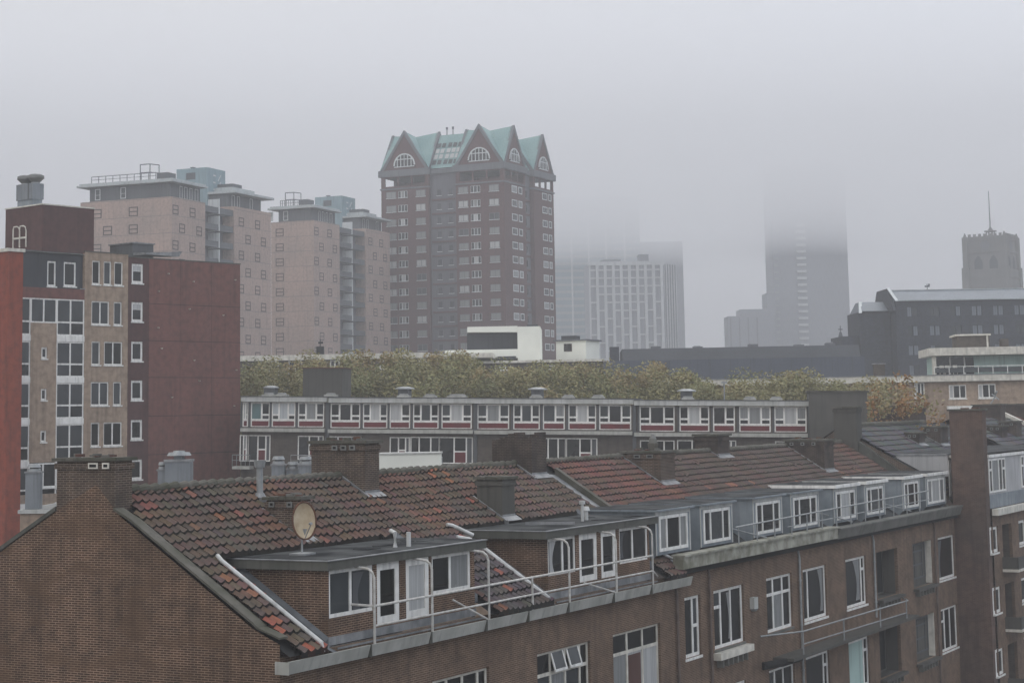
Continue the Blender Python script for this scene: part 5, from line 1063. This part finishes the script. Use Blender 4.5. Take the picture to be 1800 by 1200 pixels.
for k in range(21): z = 22+3.05*k; MB().box(10.7, 15.0, -1.3, -.01, z, z+1.1, 'concrete_white').build('balcony', DT); MB().box(0.4, 2.2, -.5, -.01, z, z+.9, 'spandrel').build('spandrel', DT)
SB = frame('stepped_block', 90, (96.4, 838))
tag(SB, 'grey stepped block rising in three steps left of the fog-topped dark tower', 'office block')
b = MB(); b.box(0, 5.7, 0, 16, -EYE, 41.7, 'tower_dark').box(5.71, 17.8, 0, 16, -EYE, 44.7, 'tower_dark').box(17.81, 21.8, 0, 16, -EYE, 51.9, 'tower_dark'); b.build('wall', SB)
b = MB()
for i in range(4): b.box(.9+i*4, 1.4+i*4, -.3, -.01, -EYE, 41, 'concrete_grey')
for z in (36, 40, 44): b.box(.2, 25, -.3, -.01, z, z+.5, 'slate_brick') if 0 else None
b.build('piers', SB)
CH = frame('church_tower', 32, (148.86, 560))
tag(CH, 'square stone church tower with corner buttresses and flagpole in the fog at right', 'church tower')
b = MB(); W_ = 12.2
b.hexa([(0, 0, 36), (W_, 0, 36), (W_, W_, 36), (0, W_, 36), (.35, .35, 51), (W_-.35, .35, 51), (W_-.35, W_-.35, 51), (.35, W_-.35, 51)], 'church_stone')
b.box(-.6, W_+.6, -.6, W_+.6, -EYE, 41.0, 'church_stone'); b.box(-.9, W_+.9, -.9, W_+.9, 38.2, 38.7, 'church_stone'); b.box(-.25, W_+.25, -.25, W_+.25, 46.0, 46.4, 'church_stone'); b.box(.05, W_-.05, .05, W_-.05, 49.8, 50.3, 'church_stone')
b.build('shaft', CH)
b = MB()
for x in (0, W_):
    for y in (0, W_):
        b.box(x-1.1, x+1.1, y-1.1, y+1.1, -EYE, 41.6, 'church_stone'); b.cone(x, y, 41.6, 43.6, .9, .1, 'church_stone', 4); b.box(x-.75, x+.75, y-.75, y+.75, 41, 50.9, 'church_stone'); b.cone(x, y, 50.9, 52.2, .6, .15, 'church_stone', 6)
b.build('buttresses', CH)
b = MB()
for i in range(7): q = .9+i*(W_-2.6)/6; b.box(q, q+.8, .1, .6, 51.0, 51.8, 'church_stone'); b.box(.1, .6, q, q+.8, 51.0, 51.8, 'church_stone')
b.box(.3, W_-.3, .3, .6, 50.6, 51.05, 'church_stone'); b.box(.3, .6, .61, W_-.3, 50.6, 51.05, 'church_stone'); b.build('parapet', CH)
b = MB()
for kind in 'UV':
    for a in (2.3, 7.0):
        pts = [(a, 37.5), (a+2.6, 37.5), (a+2.6, 43.3), (a+1.9, 44.6), (a+1.3, 45.2), (a+.7, 44.6), (a, 43.3)]
        if kind == 'V': b.poly([(p, -.1+.0233*(0), z) for p, z in pts], 'slate_brick')
        else: b.poly([(-.1, p, z) for p, z in pts], 'slate_brick')
for kind in 'UV':
    for a in (4.0,):
        n = 16; C = [(a+2.1+1.5*math.cos(2*math.pi*i/n), 48.1+1.5*math.sin(2*math.pi*i/n)) for i in range(n)]
        b.poly([((p, .02, z) if kind == 'V' else (.02, p, z)) for p, z in C], 'stone_band')
b.build('belfry_openings', CH)
b = MB(); m_ = W_/2; b.cone(m_, m_, 51, 51.6, 2.2, 2.0, 'church_stone', 8)
for i in range(8): q = math.pi*i/4; b.tube([(m_+1.3*math.cos(q), m_+1.3*math.sin(q), 51.6), (m_+1.3*math.cos(q), m_+1.3*math.sin(q), 52.8)], .14, 'church_stone', 5)
b.cone(m_, m_, 52.8, 53.1, 2.0, 1.9, 'church_stone', 8).cone(m_, m_, 53.1, 54.2, .9, .3, 'church_stone', 8); b.build('lantern', CH)
b = MB(); b.tube([(m_, m_, 54), (m_, m_, 65.4)], .22, 'attic_grey', 6, r2=.1); b.build('flagpole', CH)

# ------------------------------------------------------------------ trees
def leafmesh(seed, n, R, H, leaf, mats, wts, flat=1.0):
    r = random.Random(seed); b = MB(); cl = []
    for i in range(64):
        a = r.uniform(0, 6.28); q = R*math.sqrt(r.random())*.95; z = H*(.34+.64*r.random()); s = 1-(abs(z/H-.62)/.55)**2
        cl.append((q*math.cos(a)*max(s, .35), q*math.sin(a)*max(s, .35), z, r.uniform(.10, .22)*R, r.choices(mats, wts)[0]))
    cl.append((0, 0, H*.9, .2*R, mats[0]))
    for i in range(n):
        c = r.choice(cl); d = Vector((r.gauss(0, 1), r.gauss(0, 1), r.gauss(0, .9))).normalized()*c[3]*(r.random()**.4)*1.35
        p = Vector(c[:3])+d; u = Vector((r.gauss(0, 1), r.gauss(0, 1), r.gauss(0, .6))).normalized(); v = u.cross(Vector((r.gauss(0, 1), r.gauss(0, 1), r.gauss(0, 1)))).normalized(); s = leaf*r.uniform(.6, 1.3)
        m = c[4] if r.random() < .75 else r.choices(mats, wts)[0]
        b.poly([p-u*s, p+v*s*.55, p+u*s, p-v*s*.55], m)
    return b
def trunkmesh(seed, R, H):
    r = random.Random(seed+50); b = MB(); b.tube([(0, 0, 0), (.1, 0, H*.25), (0, .1, H*.5), (.1, 0, H*.8)], .32, 'bark', 8, r2=.07)
    for i in range(9):
        a = r.uniform(0, 6.28); z = H*r.uniform(.3, .6); l = R*r.uniform(.5, .9)
        b.tube([(0, 0, z), (l*.5*math.cos(a), l*.5*math.sin(a), z+l*.45), (l*math.cos(a), l*math.sin(a), z+l*1.0)], .12, 'bark', 6, r2=.03)
    return b
PROT = []
for s in range(4):
    mats = ['leaf_olive', 'leaf_ochre', 'leaf_green'] if s < 3 else ['leaf_green', 'leaf_olive', 'leaf_ochre']
    PROT.append((leafmesh(s, 24000, 5.2, 21, .125, mats, (6, 1+s, 3)).data('crown'), trunkmesh(s, 4.4, 21).data('trunk')))
def tree(x, y, top, lab, k, rz, sxy=1, cat='tree', grp=None, H=21):
    e = bpy.data.objects.new('street_tree', None); sc.collection.objects.link(e); s = (top+EYE)/(H*1.0)
    e.location = (x, y, 0); e.rotation_euler = (0, 0, rz); e.scale = (sxy, sxy, s); tag(e, lab, cat, grp)
    for nm, me in zip(('crown', 'trunk'), PROT[k]):
        o = bpy.data.objects.new(nm, me); sc.collection.objects.link(o); o.parent = e
xs = [(-21.4, 4.7), (-18.3, 4.3), (-15.6, 4.9), (-12.5, 5.1), (-9.6, 4.8), (-6.7, 5.1), (-4.0, 4.5), (-1.6, 3.8), (1.3, 3.8), (4.2, 4.1), (6.9, 3.9), (9.4, 3.8), (12.0, 3.3), (14.2, 2.9), (16.6, 1.7), (19.0, 1.9), (21.5, 3.0), (24.0, 2.8), (26.4, 2.0), (29.0, 1.8)]
dsc = ['behind the grey stair block at the left end of the row', 'right above the first roof cowl', 'below the aerials on the white fascia', 'below the middle of the white fascia', 'before the second fascia window', 'left of the white penthouse', 'under the left end of the white penthouse', 'under the white penthouse',
       'under the right end of the white penthouse', 'before the white roof hut', 'just right of the white roof hut', 'at the left end of the dark hall', 'before the left part of the dark hall', 'left of the fourth roof cowl', 'behind the fourth roof cowl', 'before the middle of the dark hall', 'under the grey stepped block', 'under the fog-topped dark tower', 'left of the blank grey end wall', 'behind the blank grey end wall']
for i, (x, t) in enumerate(xs):
    r = random.Random(i); tree(x*1.0, 157+r.uniform(-3, 5), t+r.uniform(-.45, .35), ('olive' if i < 10 else 'yellowing')+' autumn street tree '+dsc[i], i % 4, i*1.7, 1.05, grp='street trees behind the red panel row')
for i, (x, t) in enumerate([(-19.8, 3.4), (-14, 3.8), (-8, 3.9), (-3, 3.5), (2.8, 3.2), (8.2, 3.0), (13.2, 2.4), (18.0, 2.0), (27.6, 1.8)]):
    tree(x, 152, t, 'lower autumn tree in the front tree line, '+['left of the grey stair block', 'below the left fascia window', 'below the right fascia windows', 'left of the third roof cowl', 'right of the third roof cowl', 'below the white roof hut', 'below the left end of the dark hall', 'right of the flue pipe', 'beside the blank grey end wall'][i], (i+2) % 4, i*2.3, 1.0, grp='street trees behind the red panel row')
PROT.append((leafmesh(9, 5200, 3.6, 17.2, .13, ['leaf_ochre', 'leaf_rust', 'leaf_olive'], (5, 4, 2)).data('crown'), trunkmesh(9, 3.0, 17.2).data('trunk')))
tree(24.2, 118, 1.7, 'thin leaved orange-brown tree before the tan apartment building', 4, 0, .95, H=17.2)
tree(20.9, 128, .6, 'small orange tree tucked behind the tall grey stack', 4, 2, .7, H=17.2) if 0 else None

# ------------------------------------------------------------------ air
def volume(name, box, color, dens, label, aniso=0.3):
    m = bpy.data.materials.new(name); m.use_nodes = True; t = m.node_tree; t.nodes.clear()
    p = N(t, 'ShaderNodeVolumePrincipled'); p.inputs['Color'].default_value = (*color, 1); p.inputs['Density'].default_value = dens; p.inputs['Anisotropy'].default_value = aniso
    o_ = N(t, 'ShaderNodeOutputMaterial'); t.links.new(p.outputs[0], o_.inputs['Volume']); MATS[name] = m
    b = MB(); b.box(*box, name); o = b.build(name, dz=0); tag(o, label, None, None, kind='stuff'); return o
volume('haze', (-800, 900, -40, 2600, -1, 86), (.985, .985, 1.0), .0008, None)
volume('cloud', (-1200, 1300, 430, 2600, 86.2, 140), (.985, .985, 1.0), .012, None)
